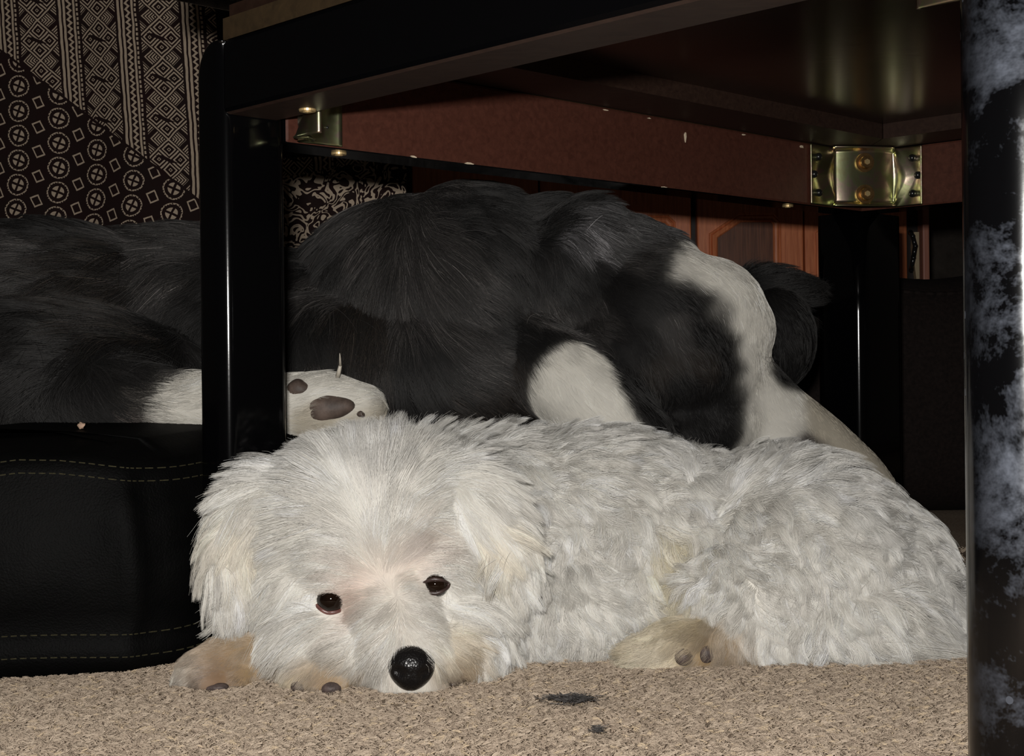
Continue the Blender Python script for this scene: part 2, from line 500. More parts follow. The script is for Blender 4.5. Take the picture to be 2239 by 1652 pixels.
# ------------------------------------------------------------------ the table
PH = 0.80
d2 = Vector((math.sin(PH), math.cos(PH), 0)); dm = Vector((math.cos(PH), -math.sin(PH), 0))
TS = 1.035
NR = Vector((-0.1504, 0.715, 0.0))*TS
TB = Matrix(((dm.x*TS, d2.x*TS, 0, NR.x), (dm.y*TS, d2.y*TS, 0, NR.y), (0, 0, 1, 0), (0, 0, 0, 1)))   # table frame: x along dm, y along d2
Z_UNDER, Z_AB, Z_FB = H+0.166*TS, H+0.116*TS, H+0.127*TS
table = empty('coffee_table', TB @ Vector((0.2, 0.33, 0)))
tag(table, 'black lacquered low table standing over the two dogs', 'table')
KX0, KX1, KY0, KY1 = -0.028, 0.442, 0.0, 0.664
def rounded_leg(x0, x1, y0, y1, z1, mat, r=0.010, top_r=0.0):
    bm = bmesh.new()
    sx, sy = x1-x0, y1-y0
    ring = []
    for cx, cy, a0 in ((x1-r, y1-r, 0), (x0+r, y1-r, PI/2), (x0+r, y0+r, PI), (x1-r, y0+r, 3*PI/2)):
        for i in range(7):
            a = a0 + PI/2*i/6
            ring.append((cx + r*math.cos(a), cy + r*math.sin(a)))
    zs = [0.0, 0.002, z1*0.3, z1*0.7, z1-top_r] + ([z1-top_r*(1-math.sin(PI/2*k/6)) for k in range(1, 7)] if top_r else [z1])
    cols = []
    mx, my = (x0+x1)/2, (y0+y1)/2
    for k, z in enumerate(zs):
        ins = 0.0 if z > 0.001 else 0.0015
        if top_r and z > z1-top_r:
            h = (z-(z1-top_r))/top_r; ins = top_r*(1-math.sqrt(max(0, 1-h*h)))
        row = []
        for (x, y) in ring:
            # round only the outer edge (towards -x) of the head
            xx = x + (ins if z > 0.001 else 0) * max(0, (x1-x)/sx) + (ins*(1 if x < mx else -1) if z <= 0.001 else 0)
            row.append(bm.verts.new(TB @ Vector((xx, y, z))))
        cols.append(row)
    n = len(ring)
    for a, b in zip(cols, cols[1:]):
        for i in range(n):
            bm.faces.new((a[i], a[(i+1) % n], b[(i+1) % n], b[i]))
    bm.faces.new(list(reversed(cols[0]))); bm.faces.new(cols[-1])
    bmesh.ops.recalc_face_normals(bm, faces=bm.faces)
    return mesh_obj('leg', bm, mat, table, True)
rounded_leg(-0.028, 0.0, 0.0, 0.042, Z_UNDER, M_LACQ, 0.008, 0.018)
rounded_leg(-0.048, 0.0, 0.62, 0.688, Z_AB, M_LACQ, 0.011)
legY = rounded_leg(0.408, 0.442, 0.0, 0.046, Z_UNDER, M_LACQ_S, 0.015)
tag(legY, 'black leg with pale smudges and a painted flash glow')
rounded_leg(0.408, 0.45, 0.62, 0.662, Z_AB, M_LACQ, 0.011)
def rail(name, x0, x1, y0, y1, z0, z1, inner, bottom=M_LACQ, bev=0.002):
    """inner: which side shows the brown stain: +x -x +y -y"""
    bm = bmesh.new()
    add_box(bm, TB @ Matrix.Translation(((x0+x1)/2, (y0+y1)/2, (z0+z1)/2)), x1-x0, y1-y0, z1-z0, bev, 2)
    ax = {'+x': dm, '-x': -dm, '+y': d2, '-y': -d2}[inner]
    bm.normal_update()
    for f in bm.faces:
        if f.normal.dot(ax) > 0.8: f.material_index = 1
        elif f.normal.z < -0.8: f.material_index = 2
    return mesh_obj(name, bm, [M_LACQ, M_BROWN, bottom], table)
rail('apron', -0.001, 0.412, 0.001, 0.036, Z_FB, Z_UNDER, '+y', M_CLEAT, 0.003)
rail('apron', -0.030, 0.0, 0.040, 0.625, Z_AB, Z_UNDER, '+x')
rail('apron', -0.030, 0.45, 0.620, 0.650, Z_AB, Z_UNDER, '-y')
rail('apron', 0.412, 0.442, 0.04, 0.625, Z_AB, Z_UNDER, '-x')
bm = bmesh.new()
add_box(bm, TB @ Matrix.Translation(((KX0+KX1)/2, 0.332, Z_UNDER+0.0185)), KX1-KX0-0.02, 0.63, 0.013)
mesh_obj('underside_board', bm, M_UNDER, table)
# cleat frame under the top, mitred at the corners
ix0, ix1, iy0, iy1 = 0.0, 0.412, 0.036, 0.62
ci = 0.05
for quad in (((ix0, iy0), (ix0, iy1), (ix0+ci, iy1-ci), (ix0+ci, iy0+ci)), ((ix0, iy1), (ix1, iy1), (ix1-ci, iy1-ci), (ix0+ci, iy1-ci)),
             ((ix1, iy1), (ix1, iy0), (ix1-ci, iy0+ci), (ix1-ci, iy1-ci)), ((ix1, iy0), (ix0, iy0), (ix0+ci, iy0+ci), (ix1-ci, iy0+ci))):
    bm = bmesh.new()
    zz = (Z_UNDER, Z_UNDER+0.012)
    cx = sum(q[0] for q in quad)/4; cy = sum(q[1] for q in quad)/4
    lo = [bm.verts.new(TB @ Vector((cx+(x-cx)*0.997, cy+(y-cy)*0.997, zz[0]))) for x, y in quad]
    hi = [bm.verts.new(TB @ Vector((cx+(x-cx)*0.997, cy+(y-cy)*0.997, zz[1]))) for x, y in quad]
    bm.faces.new(lo); bm.faces.new(list(reversed(hi)))
    for i in range(4): bm.faces.new((lo[i], hi[i], hi[(i+1) % 4], lo[(i+1) % 4]))
    bmesh.ops.recalc_face_normals(bm, faces=bm.faces)
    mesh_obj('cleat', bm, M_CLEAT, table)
bm = bmesh.new()
add_box(bm, TB @ Matrix.Translation(((KX0+KX1)/2+0.012, 0.334, Z_UNDER+0.0065)), KX1-KX0-0.024, 0.66, 0.012)
bm.normal_update()
for f in [f for f in bm.faces if abs(f.normal.z) > 0.8]: bm.faces.remove(f)
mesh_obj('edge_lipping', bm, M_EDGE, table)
bm = bmesh.new()
add_box(bm, TB @ Matrix.Translation(((KX0+KX1)/2, 0.332, Z_UNDER+0.0385)), KX1-KX0+0.02, 0.69, 0.025, 0.006, 3)
mesh_obj('tabletop', bm, M_LACQ, table, True)

# corner brackets: a pressed steel plate across each inner corner
def bracket(corner, sgx, sgy, a1=0.079, a2=0.057, cA=0.045, cB=0.031):
    """corner (x,y) in the table frame; the plate's wings run along +sgx*x (reach a2) and +sgy*y (reach a1); the bolted middle spans cA to cB"""
    bm = bmesh.new()
    z0, z1 = Z_AB+0.001, Z_UNDER-0.001
    fs = [0.0, 0.025, 0.06, 0.10, 0.16, 0.25, 0.35, 0.45, 0.5, 0.55, 0.65, 0.75, 0.84, 0.90, 0.94, 0.975, 1.0]; rows = []
    off = 0.0016
    cx, cy = corner
    def plan(s, along_x, lift):
        if along_x: return Vector((cx+sgx*s, cy+sgy*lift, 0))
        return Vector((cx+sgx*lift, cy+sgy*s, 0))
    pA = plan(cA, False, off); pB = plan(cB, True, off)
    out = ((pA+pB)/2 - Vector((cx, cy, 0))).normalized()
    dA, dB = (a1-cA)*0.62, (a2-cB)*0.62
    for f in fs:
        z = z0+(z1-z0)*f
        m = 1-abs(2*f-1)                        # 1 at mid height
        e = max(0.0, 1-m/0.12)                  # lip at the upper and lower edge
        w = min(1.0, m/0.85)                    # the pressed wedges narrow to points
        lift = 0.0045*min(1.0, m*4)
        c_ = 0.0035 + 0.0050*e
        row = [plan(a1, False, off+0.0016), plan(a1-0.0018, False, off), plan(cA+0.003+dA*w, False, off), plan(cA+0.002+dA*w*0.72, False, off+lift*0.9),
               plan(cA+0.001+dA*w*0.45, False, off+lift),
               pA + out*c_, pA.lerp(pB, 0.05) + out*(c_+0.0010), pA.lerp(pB, 0.30) + out*(c_+0.0024), pA.lerp(pB, 0.5) + out*(c_+0.0027), pA.lerp(pB, 0.70) + out*(c_+0.0024), pA.lerp(pB, 0.95) + out*(c_+0.0010), pB + out*c_,
               plan(cB+0.001+dB*w*0.45, True, off+lift), plan(cB+0.002+dB*w*0.72, True, off+lift*0.9), plan(cB+0.003+dB*w, True, off), plan(a2-0.0018, True, off), plan(a2, True, off+0.0016)]
        rows.append([bm.verts.new(TB @ Vector((p.x, p.y, z))) for p in row])
    for r0, r1 in zip(rows, rows[1:]):
        for i in range(len(r0)-1):
            bm.faces.new((r0[i], r0[i+1], r1[i+1], r1[i]))
    o = mesh_obj('corner_bracket', bm, M_ZINC, table, True)
    so = o.modifiers.new('thickness', 'SOLIDIFY'); so.thickness = 0.0014; so.offset = 0.0
    mid = (pA+pB)/2
    k = min(1.0, (cA+cB)/0.07)
    ab = (pB-pA).normalized(); nr_ = Vector((-ab.y, ab.x, 0)); nr_ = nr_ if nr_.dot(out) > 0 else -nr_
    for f in (0.20, 0.735):
        c = mid + out*0.0064 + nr_*0.0012; z = z0+(z1-z0)*f
        p = TB @ Vector((c.x, c.y, z)); q = (TB.to_3x3() @ nr_).normalized()
        bm = bmesh.new()
        add_cyl(bm, p-q*0.001, p+q*0.0012, 0.0080*k, 0.0080*k, 28)
        add_cyl(bm, p+q*0.0012, p+q*0.0052, 0.0058*k, 0.0050*k, 24)
        bo = mesh_obj('bolt', bm, M_BOLT, o, True)
        bo.data.polygons.foreach_set('use_smooth', [len(pl.vertices) == 4 for pl in bo.data.polygons])
        bm = bmesh.new(); add_cyl(bm, p+q*0.005, p+q*0.0058, 0.0027*k, 0.0024*k, 6)
        mesh_obj('bolt_socket', bm, M_BOLTC, o)
    for along, reach, base in ((False, a1, cA), (True, a2, cB)):
        for (u, f) in ((0.33, 0.20), (0.14, 0.5), (0.33, 0.80)):
            c = plan(reach-(reach-base)*u, along, off+0.001); p = TB @ Vector((c.x, c.y, z0+(z1-z0)*f))
            bm = bmesh.new(); add_ball(bm, p, (0.0032*k,)*3, None, 14, 10)
            mesh_obj('screw', bm, M_SCREW, o, True)
    return o
b1 = bracket((0.0, 0.62), 1, -1)
tag(b1, 'yellowish steel corner bracket with two bolts')
b2 = bracket((0.0, 0.036), 1, 1, 0.040, 0.034, 0.010, 0.010)
bracket((0.412, 0.62), -1, -1); bracket((0.412, 0.036), -1, 1, 0.040, 0.034, 0.010, 0.010)
# brass screw caps under the rails
def cap(x, y, z):
    bm = bmesh.new(); p = TB @ Vector((x, y, z))
    add_cyl(bm, p+Vector((0, 0, 0.001)), p-Vector((0, 0, 0.0012)), 0.0048, 0.0044, 24)
    add_cyl(bm, p-Vector((0, 0, 0.001)), p-Vector((0, 0, 0.0018)), 0.0026, 0.0022, 16)
    mesh_obj('screw_cap', bm, M_BRASS, table)
cap(0.040, 0.026, Z_FB); cap(-0.012, 0.085, Z_AB); cap(-0.012, 0.53, Z_AB)
# chips in the stain along the rails
for (e, z, sx, sz) in ((0.30, Z_AB+0.0495, .006, .0012), (0.345, Z_AB+0.0490, .004, .0012), (0.385, Z_AB+0.040, .0022, .009),
                       (0.455, Z_AB+0.049, .005, .0012), (0.532, Z_AB+0.0475, .005, .003), (0.13, Z_AB+0.0006, .006, .0014), (0.175, Z_AB+0.0006, .009, .0016), (0.36, Z_AB+0.0006, .008, .0008)):
    bm = bmesh.new()
    p = TB @ Vector((0.0002, e, z))
    vs = []
    rr = random.Random(int(e*1000))
    for i in range(9):
        a = 2*PI*i/9; k = rr.uniform(0.5, 1.1)
        vs.append((e+math.cos(a)*sx/2*k, z+math.sin(a)*sz/2*k))
    lo = [bm.verts.new(TB @ Vector((0.0001, y, zz))) for y, zz in vs]
    hi = [bm.verts.new(TB @ Vector((0.0007, y, zz))) for y, zz in vs]
    bm.faces.new(hi); bm.faces.new(list(reversed(lo)))
    for i in range(9): bm.faces.new((lo[i], lo[(i+1) % 9], hi[(i+1) % 9], hi[i]))
    bmesh.ops.recalc_face_normals(bm, faces=bm.faces)
    mesh_obj('paint_chip', bm, M_CHIP, table)

# ------------------------------------------------------------------ black floor cushion the big dog lies on
def cushion():
    root = empty('floor_cushion', (-0.35, 0.95, 0))
    tag(root, 'black leatherette floor cushion with double stitched seams under the black dog', 'cushion')
    base = [(-0.80, 0.615), (-0.285, 0.706), (-0.190, 0.735), (-0.150, 0.81), (-0.05, 0.90), (0.14, 0.975), (0.20, 1.02), (0.16, 1.16), (-0.10, 1.24), (-0.80, 1.24)]
    # closed smooth outline
    out = []
    n = len(base)
    for i in range(n):
        p0, p1, p2, p3 = (Vector(base[(i+k-1) % n]) for k in range(4))
        for j in range(10):
            t = j/10
            q = 0.5*((2*p1)+(p2-p0)*t+(2*p0-5*p1+4*p2-p3)*t*t+(3*p1-p0-3*p2+p3)*t**3)
            out.append(q)
    m = len(out)
    cen = Vector((-0.32, 0.95))
    prof = [(0.0, 0.012), (0.0012, 0.003), (0.010, 0.0005), (0.016, 0.001), (0.020, 0.003), (0.035, -0.004), (0.055, -0.007), (0.078, -0.005), (0.092, 0.0), (0.098, 0.002), (0.1045, 0.0035), (0.110, 0.012), (0.115, 0.035), (0.118, 0.09), (0.119, 0.16)]
    verts, faces = [], []
    def pt(i, k):
        z, ins = prof[k]
        q = out[i % m]; a = out[(i-1) % m]; b = out[(i+1) % m]
        tn = (b-a).normalized(); nr = Vector((-tn.y, tn.x))   # inward for counter-clockwise outline
        s = i/m
        wob = 0.0022*math.sin(s*97+k*0.7)*math.sin(s*31) if 4 < k < 9 else 0.0
        x = q + nr*(ins+wob)
        # seams sag a little, as soft seats do
        zz = z + (0.004*math.sin(q.x*19+1.0) + 0.0035*math.sin(q.x*43)) * (1 if 7 < k < 12 else (0.25 if k > 1 else 0)) + (max(0.0, q.x+0.30)*0.07 if (k > 7 and q.x < -0.1 and q.y < 0.9) else 0)
        return (x.x, x.y, max(0.0005, zz))
    for k in range(len(prof)):
        for i in range(m): verts.append(pt(i, k))
    for k in range(len(prof)-1):
        for i in range(m):
            faces.append((k*m+i, k*m+(i+1) % m, (k+1)*m+(i+1) % m, (k+1)*m+i))
    verts.append((cen.x, cen.y, 0.120)); c = len(verts)-1
    kk = (len(prof)-1)*m
    for i in range(m): faces.append((kk+i, kk+(i+1) % m, c))
    faces.append(tuple(reversed(range(m))))
    pydata('cover', verts, faces, M_LEATHER, root, True)
    # stitching: short thread dashes along the two seams, two rows each
    for (k0, k1, fr) in ((10, 11, 0.15), (9, 10, 0.1), (2, 3, 0.0), (4, 5, 0.1)):
        bm = bmesh.new()
        i = 0.0
        path = []
        for ii in range(m):
            a = Vector(pt(ii, k0)).lerp(Vector(pt(ii, k1)), fr)
            path.append(a)
        for ii in range(m-1):
            a, b = path[ii], path[ii+1]
            if a.y > 0.95 or a.x > -0.02: continue
            L = (b-a).length; cnt = max(1, int(L/0.0042))
            tn = (b-a).normalized(); ou = Vector((tn.y, -tn.x, 0))
            for j in range(cnt):
                p = a.lerp(b, (j+0.15)/cnt) + ou*0.0002; q = a.lerp(b, (j+0.80)/cnt) + ou*0.0002
                add_cyl(bm, p, q, 0.00030, 0.00030, 5)
        tag(mesh_obj('stitching', bm, M_THREAD, root), 'olive thread stitching', kind='stuff')
    return root
cushion()

# ------------------------------------------------------------------ sofa side and the patterned throw over it
def sofa():
    root = empty('sofa', (-0.55, 1.55, 0))
    tag(root, 'dark sofa behind the black dog with a printed throw over it', 'sofa')
    bm = bmesh.new(); add_box(bm, Matrix.Translation((-0.62, 1.60, 0.42)), 0.58, 0.46, 0.80, 0.03, 4)
    mesh_obj('backrest', bm, M_SOFA, root, True)
    bm = bmesh.new(); add_box(bm, Matrix.Translation((-0.46, 1.60, 0.19)), 0.62, 0.46, 0.31, 0.03, 4)
    mesh_obj('seat', bm, M_SOFA, root, True)
    for x in (-0.74, -0.18):
        bm = bmesh.new(); add_cyl(bm, (x, 1.42, 0.0), (x, 1.42, 0.05), 0.018, 0.022, 16)
        mesh_obj('leg', bm, M_SOFA, root)
sofa()

def throw_material():
    m, nt, b = new_mat('printed_cotton_throw')
    uv = nt.nodes.new('ShaderNodeUVMap'); uv.uv_map = 'cloth'
    sp = nt.nodes.new('ShaderNodeSeparateXYZ'); nt.links.new(uv.outputs[0], sp.inputs[0])
    wob = noise(nt, 70.0, 2.0, 0.5, uv.outputs[0]); wob2 = noise(nt, 63.0, 2.0, 0.5, coords(nt))
    u = N(nt, sp.outputs[0]) + (N(nt, wob)-0.5)*0.0022      # metres across, printed by hand
    v = N(nt, sp.outputs[1]) + (N(nt, wob2)-0.5)*0.0022     # metres up
    PERW = 0.0605
    x = (u/PERW).fract()                                     # 0..1 over one column
    def line(c, w): return (x-c).abs() < w/2
    # stripe group on the left part of the column
    s1 = line(0.025, 0.042).max(line(0.095, 0.040)).max(line(0.255, 0.034))
    zz = (v/0.0031).pingpong(1.0)*0.055 + 0.150
    zig = (x-zz).abs() < 0.022
    dots = line(0.305, 0.030)*((v/0.0046).fract() < 0.62)
    # diamond lattice on the right part
    lx = (x-0.665)/0.325                                     # -1..1
    PV = 0.0396
    ly = (v/PV).fract()*2.0-1.0
    inl = lx.abs() < 0.92
    d = lx.abs()+ly.abs()
    big = (d-1.0).abs() < 0.05                              # the large lozenge
    cross = ((lx.abs()-ly.abs()).abs() < 0.055)*(d < 0.9)
    qx = lx.abs()-0.5; qy = ly.abs()-0.5                     # small lozenges in the four quarters
    cq = lx.abs().max(ly.abs())
    sx = (lx*2.0).fract()-0.5; sy = (ly*2.0).fract()-0.5
    c1 = (lx.abs()-0.5).abs() + ly.abs()
    c2 = lx.abs() + (ly.abs()-0.5).abs()
    c3 = c1.min(c2)
    small = ((c3-0.30).abs() < 0.045).max((c3-0.10) < 0.0)
    small = small*((c3-0.055) > 0.0)
    hat = (((lx+ly)*6.5).fract() < 0.5)                      # short hatching strokes
    hat2 = (((lx-ly)*6.5).fract() < 0.5)
    side = (lx*ly) > 0.0
    hatch = (side*hat2).max(side.inv()*hat)*(c3 > 0.42)
    hatch = hatch*(((lx.abs()-ly.abs()).abs()) > 0.13)*((d-1.0).abs() > 0.13)
    bird = ((lx*0.5+ly*1.0+0.05).abs() < 0.10)*((lx.abs()) < 0.62)*(((v/PV)+0.0).fract() > 0.42)*((v/PV).fract() < 0.60)
    lat = big.max(cross).max(small).max(hatch)*inl*(bird.inv())
    colm = s1.max(zig).max(dots).max(lat)
    # border with medallions, below a slanting line
    q = 0.7071
    PM = 0.0215
    mu = (u*0.92+v*0.38)/PM; mv = (v*0.92-u*0.38)/PM
    row = mv.floor()
    mu2 = mu + (row*0.5)
    fx = mu2.fract()-0.5; fy = mv.fract()-0.5
    r = (fx*fx+fy*fy).sqrt()
    ring = (r-0.40).abs() < 0.035
    dotted = ((r-0.455).abs() < 0.035)*(((fx*9.0).fract() < 0.5).max((fy*9.0).fract() < 0.5)*1.0)
    petals = (r < 0.27)*((fx.abs()-fy.abs()).abs() > 0.07)*(r > 0.06)
    odd = ((mu2.floor()+row)*0.5).fract() > 0.25
    sq = fx.abs().max(fy.abs())
    sqr = ((fx.abs()*1.25).max(fy.abs())-0.22).abs() < 0.035
    med = odd*(petals.max(dotted))  + odd.inv()*sqr
    # scrolling fringe at the hem
    sw = nt.nodes.new('ShaderNodeTexNoise'); sw.inputs['Scale'].default_value = 62.0; sw.inputs['Detail'].default_value = 1.0
    sw.inputs['Distortion'].default_value = 1.6
    nt.links.new(uv.outputs[0], sw.inputs['Vector'])
    scr = ((N(nt, sw.outputs['Fac'])*4.2).fract()-0.5).abs() < 0.19
    # zones
    bl = v + u*0.80                                          # slanting border: v < b - 0.8 u
    zone_m = bl < 0.122
    hem = (v - u*0.14) < 0.012
    zone_s = hem*(u > 0.155)
    pat = zone_m*med + zone_m.inv()*colm
    edge = (bl-0.122).abs() < 0.0016
    pat = pat*(edge.inv())
    pat = zone_s*scr + zone_s.inv()*pat
    fade = noise(nt, 240.0, 3.0, 0.7, uv.outputs[0])
    thread = N(nt, noise(nt, 1500.0, 1.0, 0.5, uv.outputs[0]))
    light = mixc(nt, fade, (0.40, 0.31, 0.225), (0.58, 0.47, 0.36))
    dark = mixc(nt, noise(nt, 30.0, 2.0, 0.5, uv.outputs[0]), (0.022, 0.008, 0.009), (0.018, 0.014, 0.012))
    col = mixc(nt, pat.s, dark, light)
    nt.links.new(col, b.inputs['Base Color'])
    setp(b, Roughness=0.9); b.inputs['Specular IOR Level'].default_value = 0.1
    bump(nt, b, thread.s, 0.25, 0.0008)
    return m
M_THROW = throw_material()
def throw():
    nx, nz = 130, 120
    verts, uvs, faces = [], [], []
    X0_, X1_ = -0.78, -0.10
    for j in range(nz+1):
        for i in range(nx+1):
            s, t = i/nx, j/nz
            x = X0_ + (X1_-X0_)*s
            top = 0.36 + 0.42/(1+math.exp((x+0.292)*190))
            z = 0.055 + (top-0.055)*t
            fold = 0.008*math.sin(x*26+z*3) + 0.004*math.sin(x*61+2)
            y = 1.335 + fold*0.8 - 0.02*max(0, 0.30-z)*3
            if x > -0.30: y -= 0.02*min(1, (x+0.30)/0.03)*max(0, 1-abs(z-0.2)/0.5)
            # the cloth turns back over the edge of the sofa
            e = max(0.0, (x+0.31)/0.03) if z > 0.37 else 0.0
            y += 0.03*min(e, 1.5)**2
            # print coordinates: columns lean and bend outwards near the hem
            zz = z - 0.30
            bend = 0.060*zz + 0.30*max(0, 0.36-z)**2*4.0
            uu = (x + 0.44) + bend - 0.012
            verts.append((x, y, z)); uvs.append((uu, zz))
    for j in range(nz):
        for i in range(nx):
            a = j*(nx+1)+i
            faces.append((a, a+1, a+nx+2, a+nx+1))
    o = pydata('patterned_throw', verts, faces, M_THROW, None, True)
    ul = o.data.uv_layers.new(name='cloth')
    for lp in o.data.loops: ul.data[lp.index].uv = uvs[lp.vertex_index]
    md = o.modifiers.new('thickness', 'SOLIDIFY'); md.thickness = 0.002; md.offset = -1
    tag(o, 'dark throw printed with beige lozenges, zigzags and medallions, hanging over the sofa', 'throw')
throw()

# ------------------------------------------------------------------ carved cabinet at the back
def cabinet():
    YC = 1.75
    k = YC/F
    X = lambda px, py=550: P(px, py, YC).x
    Zp = lambda py, px=1600: P(px, py, YC).z
    root = empty('cabinet', (0.2, YC+0.15, 0))
    tag(root, 'reddish brown wooden cabinet with clipped corner panel doors behind the dogs', 'cabinet')
    def box(name, x0, x1, y0, y1, z0, z1, mat, par=root, bev=0.002):
        bm = bmesh.new(); add_box(bm, Matrix.Translation(((x0+x1)/2, (y0+y1)/2, (z0+z1)/2)), x1-x0, y1-y0, z1-z0, bev, 2)
        return mesh_obj(name, bm, mat, par)
    xl, xr = X(900), X(2036)
    box('carcass', xl, xr, YC+0.022, YC+0.30, 0.10, 0.62, M_CABG)
    box('plinth', xl+0.01, xr+0.12, YC+0.01, YC+0.30, 0.0, 0.10, M_CABG)
    ztop, zbot = 0.50, 0.115
    edges = [846, 1180, 1513, 1758, 1990]
    edges = [(902, 1178), (1182, 1512), (1525, 1757), (1760, 1984)]
    for n, (a, b) in enumerate(edges):
        x0, x1 = X(a), X(b)
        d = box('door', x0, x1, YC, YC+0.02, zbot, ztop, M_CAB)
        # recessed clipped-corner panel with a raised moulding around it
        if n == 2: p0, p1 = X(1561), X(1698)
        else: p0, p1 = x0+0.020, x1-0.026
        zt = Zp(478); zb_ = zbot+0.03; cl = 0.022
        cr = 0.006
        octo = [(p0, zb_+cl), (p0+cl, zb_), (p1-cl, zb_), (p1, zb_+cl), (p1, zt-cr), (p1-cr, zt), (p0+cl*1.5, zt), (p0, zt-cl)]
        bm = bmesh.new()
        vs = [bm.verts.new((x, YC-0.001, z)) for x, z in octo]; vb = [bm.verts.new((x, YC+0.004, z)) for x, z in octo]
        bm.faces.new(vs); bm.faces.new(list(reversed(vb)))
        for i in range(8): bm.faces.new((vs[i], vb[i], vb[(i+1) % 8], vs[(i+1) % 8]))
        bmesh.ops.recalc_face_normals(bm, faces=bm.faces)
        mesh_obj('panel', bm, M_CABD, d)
        # moulding: half-round profile swept round the octagon
        bm = bmesh.new(); rows = []
        cx = (p0+p1)/2; cz = (zt+zb_)/2
        prof = [(-0.0050, 0.0), (-0.0046, 0.0030), (-0.0030, 0.0052), (-0.0005, 0.0060), (0.0020, 0.0048), (0.0032, 0.0024), (0.0042, 0.0034), (0.0056, 0.0028), (0.0062, 0.0)]
        for i in range(8):
            pprev, pc_, pn = Vector(octo[i-1]), Vector(octo[i]), Vector(octo[(i+1) % 8])
            e1 = (pc_-pprev).normalized(); e2 = (pn-pc_).normalized()
            n1 = Vector((-e1.y, e1.x)); n2 = Vector((-e2.y, e2.x))
            bis = (n1+n2).normalized(); sc_ = 1/max(0.3, bis.dot(n1))
            if bis.dot(Vector((cx, cz))-pc_) < 0: bis = -bis
            rows.append([bm.verts.new((pc_.x+bis.x*(-o_)*sc_, YC-h_, pc_.y+bis.y*(-o_)*sc_)) for o_, h_ in prof])
        for i in range(8):
            a_, b_ = rows[i], rows[(i+1) % 8]
            for j in range(len(prof)-1): bm.faces.new((a_[j], b_[j], b_[j+1], a_[j+1]))
        bmesh.ops.recalc_face_normals(bm, faces=bm.faces)
        mesh_obj('moulding', bm, M_CAB, d)
    # beaded stile strip between the doors
    box('stile_bead', X(1700), X(1706), YC-0.003, YC+0.002, zbot, ztop, M_CAB, root, 0.001)
    box('trim_strip', X(2016), X(2031), YC-0.004, YC+0.02, zbot, ztop, M_PINK)
    bm = bmesh.new()
    zz = [Zp(610, 2000), Zp(575, 2000), Zp(540, 2000), Zp(508, 2000)]
    xs0 = [X(2000), X(1996), X(1993), X(1996)]
    fr = [bm.verts.new((x, YC-0.006, z)) for x, z in zip(xs0, zz)] + [bm.verts.new((X(2007), YC-0.006, z)) for z in reversed(zz)]
    bk = [bm.verts.new((v.co.x, YC+0.004, v.co.z)) for v in fr]
    bm.faces.new(fr); bm.faces.new(list(reversed(bk)))
    for i in range(8): bm.faces.new((fr[i], bk[i], bk[(i+1) % 8], fr[(i+1) % 8]))
    bmesh.ops.recalc_face_normals(bm, faces=bm.faces)
    mesh_obj('pale_bracket', bm, M_PALE, root)
    bm = bmesh.new(); hx = X(1990)
    pts = [Vector((hx, YC-0.004, Zp(590, 1990))), Vector((hx, YC-0.014, Zp(565, 1990))), Vector((hx+0.002, YC-0.016, Zp(540, 1990))), Vector((hx, YC-0.012, Zp(518, 1990))), Vector((hx, YC-0.002, Zp(508, 1990)))]
    for p_, q_ in zip(pts, pts[1:]): add_cyl(bm, p_, q_, 0.003, 0.003, 12)
    for p_ in pts: add_ball(bm, p_, (0.0034,)*3, None, 10, 8)
    tag(mesh_obj('handle', bm, M_SCREW, root, True), 'black curved handle')
cabinet()

# ------------------------------------------------------------------ dark bolster in the shadow by the cabinet
def bolster():
    root = empty('bolster_cushion', (0.36, 1.44, 0))
    tag(root, 'dark bolster cushion in deep shadow against the cabinet, behind the far table leg', 'cushion')
    x0, x1, yc, r = P(1665, 600, 1.44).x, 0.70, 1.44, 0.085
    zt = P(1900, 606, 1.44).z
    n, m = 40, 36
    verts, faces = [], []
    for i in range(n+1):
        s = i/n; x = x0+(x1-x0)*s
        e = min(s, 1-s)/0.10; k = math.sqrt(max(0.02, 1-(1-min(1, e))**2))
        for j in range(m):
            a = 2*PI*j/m
            ca, sa = math.cos(a), math.sin(a)
            y = yc + math.copysign(abs(ca)**0.7, ca)*r*k
            z = zt/2 + math.copysign(abs(sa)**0.6, sa)*zt/2*(0.55+0.45*k) + (0.003*math.sin(x*40) if sa > 0.2 else 0)
            verts.append((x, y, max(0.0005, z)))
    for i in range(n):
        for j in range(m):
            faces.append((i*m+j, i*m+(j+1) % m, (i+1)*m+(j+1) % m, (i+1)*m+j))
    faces.append(tuple(range(m))); faces.append(tuple(reversed(range(n*m, n*m+m))))
    pydata('cover', verts, faces, M_SOFA, root, True)
    bm = bmesh.new()
    for i in range(n):
        p, q = Vector(verts[i*m+m*3//8]), Vector(verts[(i+1)*m+m*3//8])
        add_cyl(bm, p, q, 0.0022, 0.0022, 8)
    mesh_obj('piping', bm, M_SOFA, root, True)
bolster()

